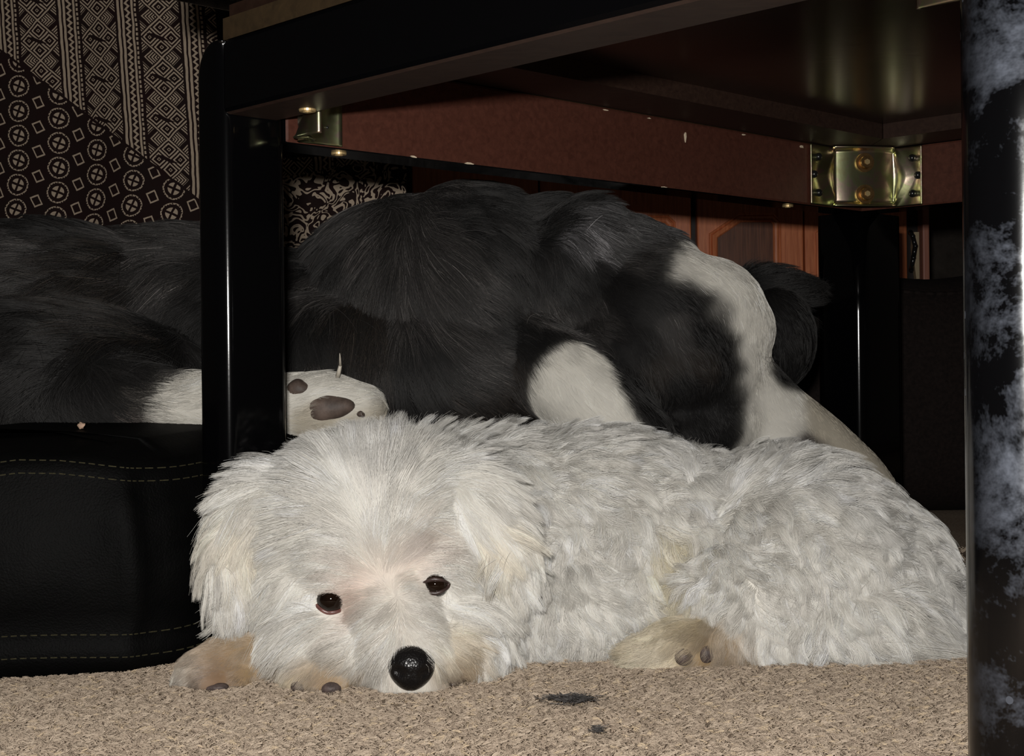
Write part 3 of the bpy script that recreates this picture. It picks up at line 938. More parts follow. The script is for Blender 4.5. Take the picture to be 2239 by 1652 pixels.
# ------------------------------------------------------------------ the small white dog
W = (0.87, 0.835, 0.76); WG = (0.82, 0.80, 0.75); PK = (0.80, 0.54, 0.44); PK2 = (0.83, 0.745, 0.655); TN = (0.40, 0.28, 0.155); TD = (0.24, 0.145, 0.085); YL = (0.70, 0.62, 0.42); CR = (0.78, 0.68, 0.50)
def white_dog():
    root = empty('white_dog', (0.02, 0.78, 0))
    tag(root, 'small fluffy white dog lying on the carpet with its chin on the floor', 'dog')
    e = lambda px, py, D, rx, ry, rz, rot=None: ('e', P(px, py, D), (rx, ry, rz)) + ((rot,) if rot else ())
    l = lambda *pts: ('l', [(P(px, py, D), r) for px, py, D, r in pts])
    prims = [
        # trunk
        e(1090, 1195, 0.805, 0.070, 0.060, 0.053), e(1270, 1190, 0.815, 0.075, 0.064, 0.054), e(1430, 1215, 0.815, 0.065, 0.062, 0.051),
        e(1200, 1300, 0.785, 0.085, 0.050, 0.036), e(1000, 1220, 0.79, 0.05, 0.055, 0.045),
        # haunch, thigh, rump
        e(1720, 1225, 0.80, 0.062, 0.066, 0.053), e(1850, 1265, 0.81, 0.052, 0.058, 0.045), e(1640, 1300, 0.765, 0.048, 0.040, 0.033),
        e(1780, 1340, 0.77, 0.06, 0.045, 0.026), e(1940, 1330, 0.80, 0.034, 0.04, 0.03),
        # hind foot
        l((1760, 1385, 0.748, 0.017), (1600, 1400, 0.738, 0.0165), (1500, 1415, 0.733, 0.0165), (1430, 1432, 0.731, 0.012)),
        # tail curling along the floor
        l((1960, 1320, 0.80, 0.02), (2050, 1370, 0.785, 0.014), (2040, 1415, 0.765, 0.010), (1960, 1425, 0.752, 0.008)),
        # neck and skull
        l((1000, 1200, 0.79, 0.050), (880, 1190, 0.755, 0.048)),
        e(800, 1175, 0.738, 0.050, 0.048, 0.047), e(800, 1120, 0.740, 0.046, 0.046, 0.040),
        e(690, 1240, 0.733, 0.028, 0.035, 0.038), e(930, 1240, 0.735, 0.029, 0.035, 0.037),
        # brows
        e(720, 1250, 0.712, 0.019, 0.016, 0.010), e(930, 1222, 0.715, 0.018, 0.016, 0.010),
        # muzzle, lips, chin
        l((845, 1320, 0.715, 0.025), (875, 1390, 0.694, 0.021), (897, 1445, 0.682, 0.0165)),
        e(800, 1420, 0.699, 0.024, 0.02, 0.016), e(960, 1425, 0.701, 0.022, 0.02, 0.016), e(890, 1480, 0.690, 0.018, 0.014, 0.008), e(897, 1503, 0.679, 0.019, 0.009, 0.005),
        e(690, 1390, 0.718, 0.028, 0.028, 0.026), e(1010, 1380, 0.725, 0.024, 0.03, 0.026),
        # ears
        l((630, 1075, 0.735, 0.015), (560, 1105, 0.722, 0.015), (520, 1170, 0.714, 0.0135), (504, 1250, 0.710, 0.012), (508, 1300, 0.709, 0.009)),
        l((975, 1070, 0.735, 0.014), (1045, 1100, 0.722, 0.0155), (1090, 1170, 0.716, 0.014), (1122, 1238, 0.716, 0.011)),
        # forelegs with their paws
        l((700, 1420, 0.735, 0.018), (590, 1440, 0.716, 0.0160), (500, 1448, 0.708, 0.0150), (440, 1465, 0.698, 0.0120)),
        l((860, 1450, 0.73, 0.015), (760, 1468, 0.705, 0.0145), (680, 1480, 0.690, 0.0115)),
        e(645, 1492, 0.688, 0.007, 0.008, 0.006), e(690, 1497, 0.683, 0.007, 0.008, 0.006), e(735, 1500, 0.684, 0.007, 0.008, 0.006),
        e(410, 1478, 0.694, 0.007, 0.008, 0.007), e(455, 1492, 0.688, 0.008, 0.008, 0.006), e(520, 1490, 0.694, 0.008, 0.008, 0.006),
    ]
    body = blob_mesh('body', prims, 0.0035, 5, M_SKIN, root)
    #       px    py    dx    dy   len  lift curl colour density
    rows = [
        # crown and parting
        (800, 985, 0.05, -1, 2.2, .35, 1.2, WG, 1), (700, 1010, -.55, -.5, 2.4, .32, 1.2, WG, 1), (640, 1050, -.9, -.1, 2.6, .3, 1.0, WG, 1), (920, 1000, .5, -.7, 2.4, .32, 1.2, WG, 1),
        (780, 1060, -.25, -.8, 2.0, .25, .5, WG, 1), (830, 1060, .3, -.8, 2.0, .25, .5, WG, 1), (700, 1090, -.95, .05, 2.6, .25, .5, W, 1), (880, 1090, .7, -.5, 2.3, .22, .5, W, 1),
        (780, 1140, -.7, -.2, 2.2, .2, .3, W, 1), (700, 1160, -.95, .3, 2.6, .22, .3, W, 1), (630, 1170, -.75, .6, 2.8, .22, .4, W, 1), (600, 1240, -.35, 1, 2.8, .2, .4, W, 1),
        (840, 1150, .4, -.5, 1.8, .2, .3, W, 1), (900, 1150, .8, -.15, 2.2, .2, .3, W, 1), (970, 1170, .8, .4, 2.6, .22, .4, W, 1), (1010, 1240, .45, .9, 2.6, .22, .5, W, 1),
        (760, 1210, -.9, .1, 1.8, .2, .2, W, 1), (690, 1220, -.95, .35, 2.2, .2, .2, W, 1), (640, 1270, -.6, .8, 2.2, .2, .3, W, 1),
        (720, 1262, -.95, .25, 1.3, .25, .1, W, 1), (880, 1215, .7, -.4, 1.2, .18, .1, PK2, 1), (940, 1225, .95, .1, 1.7, .22, .2, W, 1), (990, 1260, .7, .6, 2.0, .2, .3, W, 1),
        (905, 1228, .5, -.3, .8, .15, .1, PK, .9), (950, 1250, .9, .35, 1.2, .25, .1, W, 1),
        (745, 1235, -.9, .1, 1.6, .2, .1, W, 1), (800, 1215, -.3, -.6, 1.2, .2, .1, W, 1), (840, 1205, .2, -.8, 1.2, .2, .1, W, 1), (815, 1245, -.6, -.6, 1.0, .15, .1, PK2, 1), (868, 1248, .6, -.6, 1.0, .15, .1, PK2, 1), (842, 1308, -.95, .15, 1.0, .15, .0, W, 1), (812, 1310, -.9, .3, .9, .15, .0, PK2, 1), (800, 1355, -.7, .4, 1.2, .2, .1, W, 1), (905, 1300, .95, .0, 1.0, .15, .0, W, 1),
        # between and under the eyes
        (785, 1262, -.2, -.8, .7, .15, .0, PK, .8), (825, 1272, -.9, .1, .9, .12, 0, PK2, 1), (868, 1285, .9, .0, .9, .12, 0, PK2, 1), (775, 1330, -.5, .6, .6, .1, 0, PK, .7),
        (838, 1340, -.95, .3, 1.2, .15, 0, PK2, 1), (895, 1340, .95, .1, 1.2, .15, .1, W, 1), (730, 1352, -.5, .6, 1.0, .15, .1, W, 1), (680, 1345, -.8, .5, 1.6, .2, .2, W, 1),
        (950, 1310, .9, .1, 1.2, .2, .1, W, 1), (990, 1320, .9, .5, 1.8, .2, .3, W, 1), (940, 1350, .95, -.1, 1.6, .22, .2, W, 1),
        # muzzle
        (864, 1380, -.9, .3, 1.2, .14, 0, PK2, 1), (900, 1376, .9, .1, 1.1, .14, 0, PK2, 1), (830, 1375, -.8, .5, 1.9, .3, .2, W, 1), (800, 1400, -.85, .5, 2.2, .3, .2, W, 1), (750, 1400, -.8, .6, 2.4, .28, .3, W, 1),
        (840, 1425, -.75, .7, 1.6, .3, .1, W, 1), (800, 1460, -.6, .8, 1.6, .18, .2, W, 1), (860, 1490, -.3, 1, .9, .15, .1, PK2, 1), (935, 1395, .8, .0, 1.6, .3, .1, W, 1), (882, 1408, -.8, .5, .9, .25, .1, W, 1), (915, 1406, .8, .4, .9, .25, .1, W, 1),
        (960, 1430, .8, .5, 1.2, .18, .2, CR, 1), (985, 1400, .9, .4, 1.6, .2, .3, CR, 1), (1010, 1440, .7, .7, 1.5, .18, .3, TN, 1), (970, 1470, .5, .8, .9, .15, .2, TD, 1), (915, 1508, 0, 1, .6, .1, .1, W, 1), (880, 1508, -.2, 1, .6, .1, .1, W, 1), (770, 1490, -.5, .8, 1.0, .15, .2, TN, 1),
        # cheeks
        (640, 1370, -.45, 1, 2.6, .2, .4, W, 1), (690, 1410, -.5, .9, 2.2, .2, .4, W, 1), (600, 1320, -.3, 1, 2.8, .2, .5, W, 1), (1050, 1320, .3, 1, 2.6, .25, 1.5, W, 1), (1060, 1400, .2, 1, 2.4, .25, 2.5, W, 1),
        # ears
        (570, 1080, -.85, .5, 3.0, .10, 1.5, W, 1), (520, 1135, -.35, 1, 3.2, .08, 1.5, W, 1), (490, 1210, .0, 1, 3.0, .06, 1.5, W, 1), (535, 1180, .1, 1, 2.8, .06, 1.5, CR, 1), (505, 1290, 0.05, 1, 2.2, .06, 1.5, W, 1), (550, 1130, -.2, 1, 2.8, .06, 1.5, CR, 1), 
        (1000, 1065, .85, .45, 3.0, .22, 1.5, W, 1), (970, 1045, .85, .3, 3.2, .35, .5, W, 1), (1020, 1060, .8, .5, 3.0, .2, 1.5, W, 1), (1055, 1095, .65, .8, 3.2, .08, 1.5, W, 1), (1095, 1165, .42, 1, 3.0, .06, 1.5, W, 1), (1125, 1230, .3, 1, 2.2, .06, 1.5, W, 1), (1065, 1170, .42, 1, 2.6, .06, 1.5, CR, 1),
        # neck and trunk, curly
        (960, 940, .2, -.8, 3.2, .7, 2.0, WG, 1, .80), (1060, 950, .3, -.7, 3.4, .75, 2.6, WG, 1), (1180, 960, .3, -.6, 3.4, .75, 2.8, WG, 1), (1320, 960, .4, -.6, 3.4, .75, 2.8, WG, 1), (1440, 1000, .5, -.5, 3.4, .7, 2.8, WG, 1),
        (1150, 1060, .5, .2, 2.8, .42, 3.6, W, 1), (1300, 1060, .6, .3, 2.8, .42, 3.6, W, 1), (1420, 1090, .8, .4, 2.6, .42, 3.6, W, 1), (1200, 1180, .5, .6, 2.6, .42, 3.6, W, 1), (1350, 1200, .5, .7, 2.6, .42, 3.6, W, 1),
        (1150, 1300, .1, 1, 2.6, .4, 3.4, W, 1), (1280, 1320, .2, 1, 2.6, .4, 3.4, W, 1), (1400, 1300, .3, .9, 2.4, .36, 3.0, W, 1), (1440, 1250, .3, .9, 2.2, .35, 3.0, YL, 1), (1250, 1400, -.25, .8, 2.6, .2, 1.0, W, 1), (1120, 1420, 0, 1, 2.2, .3, 2.6, WG, 1),
        # haunch and rump, tight curls
        (1560, 1080, .2, -.8, 3.0, .7, 3.0, WG, 1), (1680, 1060, .3, -.7, 3.0, .7, 3.2, WG, 1), (1800, 1090, .6, -.4, 3.0, .7, 3.4, WG, 1), (1890, 1160, .8, .1, 2.8, .65, 3.6, WG, 1), (1950, 1240, .9, .5, 2.6, .5, 3.6, WG, 1),
        (1620, 1170, .4, .3, 2.4, .45, 3.6, W, 1), (1740, 1180, .6, .3, 2.4, .45, 3.6, W, 1), (1850, 1240, .8, .5, 2.4, .45, 3.4, W, 1), (1580, 1260, -.2, .8, 2.2, .4, 3.2, W, 1), (1680, 1290, .2, .7, 2.2, .4, 3.2, W, 1), (1790, 1320, .5, .7, 2.4, .4, 3.2, W, 1),
        (1900, 1340, .8, .7, 2.8, .4, 3.0, W, 1), (1700, 1380, .1, .9, 1.8, .3, 2.0, W, 1), (1620, 1350, -.3, .8, 1.8, .3, 2.4, W, 1),
        # tail
        (2000, 1350, .8, .6, 3.6, .4, 3.0, WG, 1), (2050, 1385, .8, .5, 4.0, .35, 2.0, WG, 1), (1960, 1420, .9, .3, 4.0, .25, 1.2, W, 1),
        # hind paw
        (1580, 1395, -.4, .7, 1.2, .25, .6, TN, 1), (1520, 1385, -.5, .3, 1.3, .28, .6, TN, 1), (1460, 1400, -.9, .3, 1.6, .22, .4, CR, 1), (1425, 1430, -.95, .3, 1.6, .15, .3, CR, 1), (1500, 1370, -.6, -.1, 1.4, .3, 1.0, YL, 1), (1540, 1440, -.2, 1, .7, .15, .2, TN, 1), (1600, 1430, .2, 1, .9, .2, .3, TN, 1),
        # front paws
        (560, 1420, -.7, .2, .8, .2, .2, TN, 1), (490, 1420, -.85, .3, .8, .18, .2, TN, 1), (430, 1440, -.8, .5, .7, .15, .2, TN, 1), (480, 1455, -.7, .6, .6, .12, .1, TD, 1), (450, 1475, -.7, .6, .5, .12, .1, TD, 1), (540, 1470, -.4, .8, .6, .12, .1, TN, 1), (400, 1480, -.95, .4, 1.1, .1, .2, W, 1), (455, 1495, -.8, .5, .4, .08, .1, TD, .8),
        (740, 1455, -.6, .5, .9, .2, .2, TN, 1), (680, 1460, -.7, .6, .8, .18, .2, TN, 1), (650, 1480, -.7, .7, .6, .12, .2, CR, 1), (700, 1490, -.4, .9, .4, .1, .1, TD, .8), (760, 1490, -.2, 1, .6, .12, .1, TN, 1),
    ]
    rows = [r[:4] + ((r[4]*1.35 if (r[6] <= 0.6 and r[4] >= 1.6) else r[4]*1.12),) + r[5:] for r in rows]
    g = Guides(body, rows, 0.80, 0.010, 0.0075)
    paint(body, g, 0.92)
    holes = []
    # nose: broad leather with nostrils and a centre groove
    nc = P(899, 1456, 0.6715)
    bm = bmesh.new(); add_ball(bm, (0, 0, 0), (1, 1, 1), None, 48, 32)
    for v in bm.verts:
        x, y, z = v.co
        k = 1.0
        sx = 0.0116*(1 + 0.06*z - 0.10*max(0, -z)**2); sz = 0.0118
        groove = 0.10*math.exp(-(x/0.10)**2)*(1 if y < 0 and z < 0.25 else 0)*min(1, max(0, (0.25-z)*3))
        nost = 0.0
        for s in (-1, 1):
            dx, dz = (x - s*0.56)/0.26, (z + 0.12)/0.20
            nost += 0.34*math.exp(-(dx*dx+dz*dz)) if y < 0 else 0
        f = 1 - groove - nost*1.0
        v.co = Vector((x*sx, y*0.0105*f, z*sz*(0.92 if z > 0 else 1.0)))
    bmesh.ops.transform(bm, matrix=Matrix.Translation(nc) @ Matrix.Rotation(0.10, 4, 'Y') @ Matrix.Rotation(0.15, 4, 'Z'), verts=bm.verts)
    tag(mesh_obj('nose', bm, M_NOSE, root, True), 'shiny black nose')
    holes.append((nc, 0.0112))
    # dark lip line running back from under the nose
    bm = bmesh.new()
    lp = [P(905, 1508, 0.676), P(950, 1506, 0.679), P(985, 1498, 0.685), P(1018, 1484, 0.692), P(1040, 1472, 0.699)]
    for (a_, b_), (r0, r1) in zip(zip(lp, lp[1:]), ((0.0006, 0.0010), (0.0010, 0.0012), (0.0012, 0.0010), (0.0010, 0.0004))):
        add_cyl(bm, a_, b_, r0, r1, 10); add_ball(bm, b_, (r1,)*3, None, 10, 8)
    mesh_obj('lip', bm, M_LIDD, root, True)
    # eyes with lids
    for (px, py, rr, wx, wz, tilt) in ((722, 1312, 0.0077, 1.15, 0.78, -0.22), (951, 1279, 0.0070, 1.00, 0.52, 0.05)):
        loc, nn = on(body, px, py, 0.71)
        c = loc + Vector((0, 0.0030, 0))
        ey = ellip('eye', c, (rr, rr, rr), M_EYE, root, None, 32)
        tag(ey, 'dark brown eye')
        # eyelid: a fleshy almond ring lying on the eyeball
        bm = bmesh.new(); nu, nvv = 40, 10; ring = []
        for i in range(nu):
            a = 2*PI*i/nu
            x = math.cos(a)*rr*wx; z = math.sin(a)*rr*wz*(1-0.25*abs(math.cos(a)))
            x, z = x*math.cos(tilt)-z*math.sin(tilt), x*math.sin(tilt)+z*math.cos(tilt)
            yy = -math.sqrt(max(0.0, (rr*1.04)**2 - min(x*x+z*z, (rr*1.0)**2)))
            th = rr*0.10
            row = []
            dr = Vector((x, 0, z)).normalized()
            for j in range(nvv):
                b_ = 2*PI*j/nvv
                q = c + Vector((x, yy, z)) + dr*math.cos(b_)*th*1.5 + Vector((0, -1, 0))*math.sin(b_)*th
                row.append(bm.verts.new(q))
            ring.append(row)
        for i in range(nu):
            r0, r1 = ring[i], ring[(i+1) % nu]
            for j in range(nvv): bm.faces.new((r0[j], r0[(j+1) % nvv], r1[(j+1) % nvv], r1[j]))
        bmesh.ops.recalc_face_normals(bm, faces=bm.faces)
        mesh_obj('eyelid', bm, M_LID if px < 800 else M_LIDD, ey, True)
        holes.append((c + Vector((0, 0, -rr*(0.22 if px < 800 else 0.45))), rr*(0.95 if px < 800 else 0.85)))
    # paw pads
    for (px, py, rx, rz, D) in ((1496, 1436, .0052, .0050, .72), (1545, 1430, .0048, .0050, .722), (655, 1502, .0048, .0032, .683), (722, 1506, .0055, .0034, .68), (470, 1503, .0065, .0022, .69)):
        loc, nn = on(body, px, py, D)
        ellip('paw_pad', loc + Vector((0, 0.0020, 0)), (rx, 0.0042, rz), M_PAD, root)
        holes.append((loc, max(rx, rz)*1.05))
    fur('fur', body, g, 350000, M_WFUR, root, seed=3, seg=8, radius=0.000068, per_clump=60, clump=0.75, sway=0.3, macro=0.38, turns=0.9, holes=holes, away=0.3)
white_dog()

# ------------------------------------------------------------------ the big black and white dog
K = (0.0052, 0.0047, 0.0046); KB = (0.016, 0.0125, 0.010); KG = (0.033, 0.030, 0.0285); BW = (0.74, 0.71, 0.64); BG = (0.52, 0.47, 0.38)
def black_dog():
    root = empty('black_and_white_dog', (0.0, 1.05, 0))
    tag(root, 'large long haired black dog with a white blaze lying behind the table legs', 'dog')
    e = lambda px, py, D, rx, ry, rz, rot=None: ('e', P(px, py, D), (rx, ry, rz)) + ((rot,) if rot else ())
    l = lambda *pts: ('l', [(P(px, py, D), r) for px, py, D, r in pts])
    prims = [
        # hips, belly, chest
        e(-150, 720, 1.02, 0.12, 0.10, 0.080), e(120, 700, 1.02, 0.12, 0.10, 0.070), e(400, 700, 1.05, 0.12, 0.10, 0.070), e(640, 730, 1.07, 0.10, 0.10, 0.066),
        e(905, 655, 1.07, 0.090, 0.11, 0.080), e(1020, 650, 1.05, 0.080, 0.10, 0.086), e(1000, 790, 1.03, 0.11, 0.09, 0.06), e(700, 800, 1.02, 0.1, 0.09, 0.06),
        e(60, 820, 0.95, 0.13, 0.09, 0.05),
        # neck
        l((1080, 640, 1.05, 0.075), (1260, 620, 1.04, 0.065), (1400, 660, 1.02, 0.058)),
        # skull, brow, cheek
        e(1440, 690, 1.00, 0.058, 0.055, 0.055), e(1530, 690, 1.005, 0.050, 0.052, 0.045), e(1480, 790, 0.99, 0.050, 0.048, 0.045), e(1380, 800, 0.985, 0.045, 0.045, 0.05),
        e(1600, 720, 1.01, 0.032, 0.044, 0.033), e(1590, 800, 0.990, 0.026, 0.032, 0.034),
        e(1700, 740, 1.05, 0.03, 0.03, 0.04), e(1560, 920, 0.99, 0.036, 0.032, 0.030), e(1500, 960, 0.98, 0.03, 0.03, 0.025),
        # muzzle
        l((1600, 840, 1.01, 0.034), (1690, 910, 1.01, 0.029), (1790, 970, 1.015, 0.024), (1880, 1030, 1.02, 0.018), (1925, 1065, 1.022, 0.013)),
        e(1700, 960, 1.0, 0.03, 0.025, 0.02), e(1800, 1030, 1.01, 0.03, 0.022, 0.018),
        # ears
        e(1210, 600, 0.985, 0.022, 0.014, 0.045, (0, 0.5, 0)), e(1290, 520, 0.995, 0.038, 0.022, 0.020, (0, 0.3, 0)), e(1700, 625, 1.10, 0.036, 0.016, 0.016, (0, 0.2, 0)),
        # foreleg
        l((1120, 760, 0.99, 0.035), (1230, 830, 0.955, 0.031), (1310, 890, 0.945, 0.030), (1390, 960, 0.94, 0.028)),
        # hind leg and foot stretched forward
        l((-50, 830, 0.93, 0.06), (160, 870, 0.90, 0.038), (350, 890, 0.875, 0.024), (560, 895, 0.86, 0.022), (700, 890, 0.855, 0.023), (780, 895, 0.855, 0.018)),
    ]
    body = blob_mesh('body', prims, 0.0045, 5, M_SKIN, root)
    rows = [
        # rump and flank: long hair swept to the rear
        (0, 520, -.9, .1, 4.0, .22, 2, KG, 1), (150, 500, -.9, .15, 4.0, .22, 2, K, 1), (300, 510, -.9, .0, 3.6, .22, 1.5, KG, 1), (420, 520, -.95, .05, 3.6, .22, 1.5, KG, 1),
        (50, 600, -.9, .45, 5.0, .2, 2, KG, 1), (200, 600, -.85, .45, 4.6, .2, 2, KB, 1), (350, 620, -.7, .6, 4.2, .2, 2, KG, 1), (60, 700, -.9, .45, 5.5, .18, 2, K, 1), (250, 690, -.85, .55, 5.0, .18, 2, KB, 1), (400, 700, -.4, .9, 4.0, .2, 2, K, 1),
        (100, 800, -.7, .4, 4.0, .18, 2, K, 1), (250, 820, .4, .3, 3.5, .18, 1, K, 1), (150, 900, .8, .2, 3.0, .1, .5, K, 1), (50, 930, .8, .2, 3.0, .1, .5, K, 1),
        (660, 560, -.7, .4, 3.6, .2, 1.5, K, 1), (560, 600, -.7, .6, 4.0, .2, 1.5, K, 1), (650, 700, -.1, 1, 4.0, .18, 1.5, K, 1), (720, 640, -.4, .9, 3.6, .2, 1, KG, 1),
        (800, 480, -.35, .8, 3.4, .22, 1, KG, 1), (900, 450, .4, .5, 3.4, .25, 1, KG, 1), (1020, 460, .8, .3, 3.0, .25, 1, K, 1), (1120, 470, .8, .3, 2.8, .25, .8, K, 1),
        (820, 560, -.25, 1, 3.6, .2, .8, KG, 1), (940, 550, .55, .7, 3.4, .2, .8, KG, 1), (740, 560, -.35, .9, 3.6, .2, 1, K, 1), (800, 700, -.3, 1, 3.8, .15, .6, KB, 1), (780, 820, .1, 1, 3.8, .12, .6, KB, 1), (890, 680, .2, 1, 3.4, .18, .8, KG, 1), (1000, 600, .6, .5, 3.2, .2, .6, KG, 1), (1000, 700, .7, .5, 3.2, .18, .6, KG, 1),
        (930, 800, .5, .8, 3.2, .15, .6, K, 1), (1040, 800, .9, .1, 3.0, .15, .6, KG, 1), (1100, 700, .7, .4, 2.6, .15, .6, K, 1), (880, 890, .3, 1, 3.0, .12, .6, K, 1), (1040, 880, .4, .8, 2.6, .12, .6, KB, 1),
        # neck and ear; lighter grey on the ear tuft paints in a sheen
        (1120, 560, .4, .9, 2.6, .2, .8, K, 1), (1200, 480, .5, -.2, 2.6, .28, .8, K, 1), (1280, 500, .7, .5, 2.4, .25, .6, (0.085, 0.082, 0.085), 1), (1360, 520, .7, .5, 1.8, .25, .5, (0.060, 0.058, 0.058), 1), (1200, 600, .0, 1, 2.2, .2, .8, K, 1), (1190, 690, .5, 1, 2.2, .2, 1.2, KG, 1), (1270, 620, .6, .6, 1.8, .2, 1.0, K, 1),
        (1300, 700, .5, .7, 1.6, .22, 1.0, KG, 1), (1360, 640, .7, .5, 1.3, .2, .6, K, 1), (1420, 570, .85, .3, 1.3, .2, .5, KG, 1),
        # forehead with its blaze
        (1450, 580, .85, .4, 1.0, .18, .3, K, 1), (1495, 590, .9, .4, .9, .15, .2, BW, 1), (1440, 640, .8, .5, 1.0, .15, .3, K, 1), (1500, 625, .8, .6, .9, .15, .2, K, 1), (1545, 610, .8, .6, .8, .15, .1, BW, 1), (1545, 650, .8, .6, .8, .15, .1, K, 1),
        (1600, 640, .5, .9, .8, .15, .1, BW, 1), (1585, 670, .5, .9, .8, .15, .1, (0.2, 0.19, 0.17), 1), (1650, 660, .2, 1, .8, .15, .1, BW, 1), (1575, 710, .6, .8, .8, .12, .1, K, 1), (1620, 700, .4, .9, .8, .12, .1, BW, 1), (1665, 720, .1, 1, .7, .12, .1, BW, 1), (1690, 690, .1, 1, .7, .12, .1, BW, 1),
        (1600, 750, .4, 1, .8, .12, .1, K, 1), (1640, 770, .1, 1, .7, .12, .1, BW, 1), (1675, 780, .1, 1, .7, .12, .1, BW, 1), (1645, 830, .1, 1, .6, .12, .1, BW, 1), (1672, 830, .1, 1, .6, .12, .1, BW, 1),
        (1612, 800, .3, 1, .7, .12, .1, K, 1), (1618, 850, .2, 1, .6, .1, .1, K, 1), (1540, 740, .4, .9, .9, .15, .2, K, 1), (1480, 740, .2, 1, 1.2, .2, .6, KG, 1), (1530, 790, .7, .2, 1.0, .2, .5, KB, 1), (1450, 800, .6, .6, 1.2, .2, .8, KB, 1), (1420, 760, .1, 1, 1.2, .18, .6, K, 1), (1500, 850, .2, 1, .9, .15, .4, K, 1), (1400, 860, .3, 1, 1.3, .18, .6, K, 1), (1570, 900, .5, .8, .7, .12, .2, K, 1), (1610, 910, .5, .8, .7, .12, .2, K, 1), (1530, 950, .5, .8, .7, .12, .2, K, 1), (1600, 955, .5, .8, .7, .12, .2, K, 1),
        (1730, 680, .3, 1, .9, .15, .2, K, 1), (1740, 740, .2, 1, .9, .15, .2, K, 1), (1712, 770, .2, 1, .7, .12, .1, K, 1), (1705, 820, .2, 1, .7, .12, .1, K, 1), (1745, 820, .2, 1, .7, .12, .1, K, 1), (1700, 620, .9, -.2, 2.0, .2, .5, K, 1, 1.09), (1760, 640, .9, -.2, 2.0, .2, .5, K, 1, 1.09),
        # muzzle
        (1665, 870, .4, 1, .5, .1, 0, BW, 1), (1650, 920, .4, .9, .5, .1, 0, BW, 1), (1700, 890, .7, .8, .5, .1, 0, BW, 1), (1725, 885, .7, .8, .5, .1, 0, BW, 1), (1745, 915, .7, .8, .5, .1, 0, BW, 1), (1690, 930, .7, .8, .5, .1, 0, BW, 1), (1685, 860, .5, .9, .5, .1, 0, BW, 1), (1640, 970, .6, .7, .5, .1, 0, BW, 1), (1720, 940, .8, .6, .5, .1, 0, BW, 1), (1780, 920, .8, .7, .5, .1, 0, BG, 1), (1840, 980, .8, .7, .4, .1, 0, BG, 1), (1760, 975, .8, .5, .4, .1, 0, (0.06, 0.05, 0.05), 1), (1815, 1010, .8, .6, .4, .1, 0, (0.05, 0.045, 0.045), 1), (1880, 1020, .8, .7, .4, .1, 0, BG, 1), (1920, 1060, .8, .8, .3, .1, 0, BG, 1), (1740, 1010, .8, .4, .5, .1, 0, BW, 1),
        # white foreleg
        (1170, 760, .5, .8, 1.4, .15, .3, K, 1), (1220, 800, .5, .6, .9, .12, .2, BW, 1), (1190, 860, .4, .8, .9, .12, .2, BW, 1), (1280, 850, .6, .6, .9, .12, .2, BW, 1), (1320, 890, .6, .7, .9, .12, .2, BW, 1), (1130, 830, .6, .7, 1.4, .12, .2, KB, 1), (1310, 800, .5, .8, 1.4, .15, .3, K, 1, .985), (1370, 870, .5, .8, 1.0, .12, .2, K, 1, .975),
        # hind foot
        (300, 870, .9, -.1, 2.0, .15, .3, (0.05, 0.045, 0.04), 1), (350, 890, .9, 0, 1.4, .14, .2, BW, 1), (420, 860, .9, -.2, 1.4, .18, .2, BW, 1), (420, 930, .9, .1, 1.3, .12, .2, BW, 1), (300, 940, .9, .1, 1.6, .1, .2, (0.06, 0.05, 0.045), 1), (560, 870, .9, -.2, 1.2, .15, .2, BW, 1), (560, 930, .9, .1, 1.0, .12, .2, BW, 1), (660, 835, .9, -.3, 1.2, .2, .2, BW, 1), (740, 850, .8, -.5, 1.2, .2, .2, BW, 1), (800, 870, .9, -.3, 1.0, .15, .2, BW, 1), (700, 930, .9, .1, .8, .1, .1, BG, 1), (810, 910, .9, .1, .8, .1, .1, BG, 1),
    ]
    g = Guides(body, rows, 1.05, 0.014, 0.0055)
    paint(body, g, 0.9)
    holes = []
    nz = P(1946, 1086, 1.024)
    bm = bmesh.new(); add_ball(bm, (0, 0, 0), (1, 1, 1), None, 32, 20)
    for v in bm.verts:
        x, y, z = v.co
        nost = sum(0.3*math.exp(-(((y - s*0.5)/0.25)**2+((z+0.1)/0.22)**2)) for s in (-1, 1)) if x > 0 else 0
        v.co = Vector((x*0.0105*(1-nost), y*0.013, z*0.011))
    bmesh.ops.transform(bm, matrix=Matrix.Translation(nz) @ Matrix.Rotation(0.6, 4, 'Y'), verts=bm.verts)
    tag(mesh_obj('nose', bm, M_NOSE, root, True), 'black nose'); holes.append((nz, 0.012))
    # sole pads of the hind foot
    for (px, py, rx, rz, sd) in ((714, 892, .0145, .0088, 1), (652, 850, .0072, .0062, 2), (788, 905, .0030, .0026, 3)):
        loc, nn = on(body, px, py, 0.84)
        bm = bmesh.new(); add_ball(bm, (0, 0, 0), (1, 1, 1), None, 28, 18)
        for v in bm.verts:
            a_ = math.atan2(v.co.z, v.co.x)
            k = 1 + 0.10*math.sin(2*a_+sd) + 0.07*math.sin(3*a_+1.3*sd) + 0.03*math.sin(5*a_)
            v.co = Vector((v.co.x*rx*k, v.co.y*0.0062, v.co.z*rz*k))
        bmesh.ops.transform(bm, matrix=Matrix.Translation(loc + Vector((0, 0.0036, 0))), verts=bm.verts)
        mesh_obj('paw_pad', bm, M_PADB, root, True)
        holes.append((loc, rz*0.95))
        if sd == 1: holes += [(loc+Vector((s*0.0065, 0, 0)), rz*0.85) for s in (-1, 1)]
    bm = bmesh.new()  # wisp of white fur above the hind foot, built as a thin spike
    a, b_ = P(738, 825, 0.848), P(743, 772, 0.838)
    add_cyl(bm, a, a.lerp(b_, 0.5)+Vector((0.001, 0, 0)), 0.0016, 0.0010, 10); add_cyl(bm, a.lerp(b_, 0.5)+Vector((0.001, 0, 0)), b_, 0.0010, 0.0002, 10)
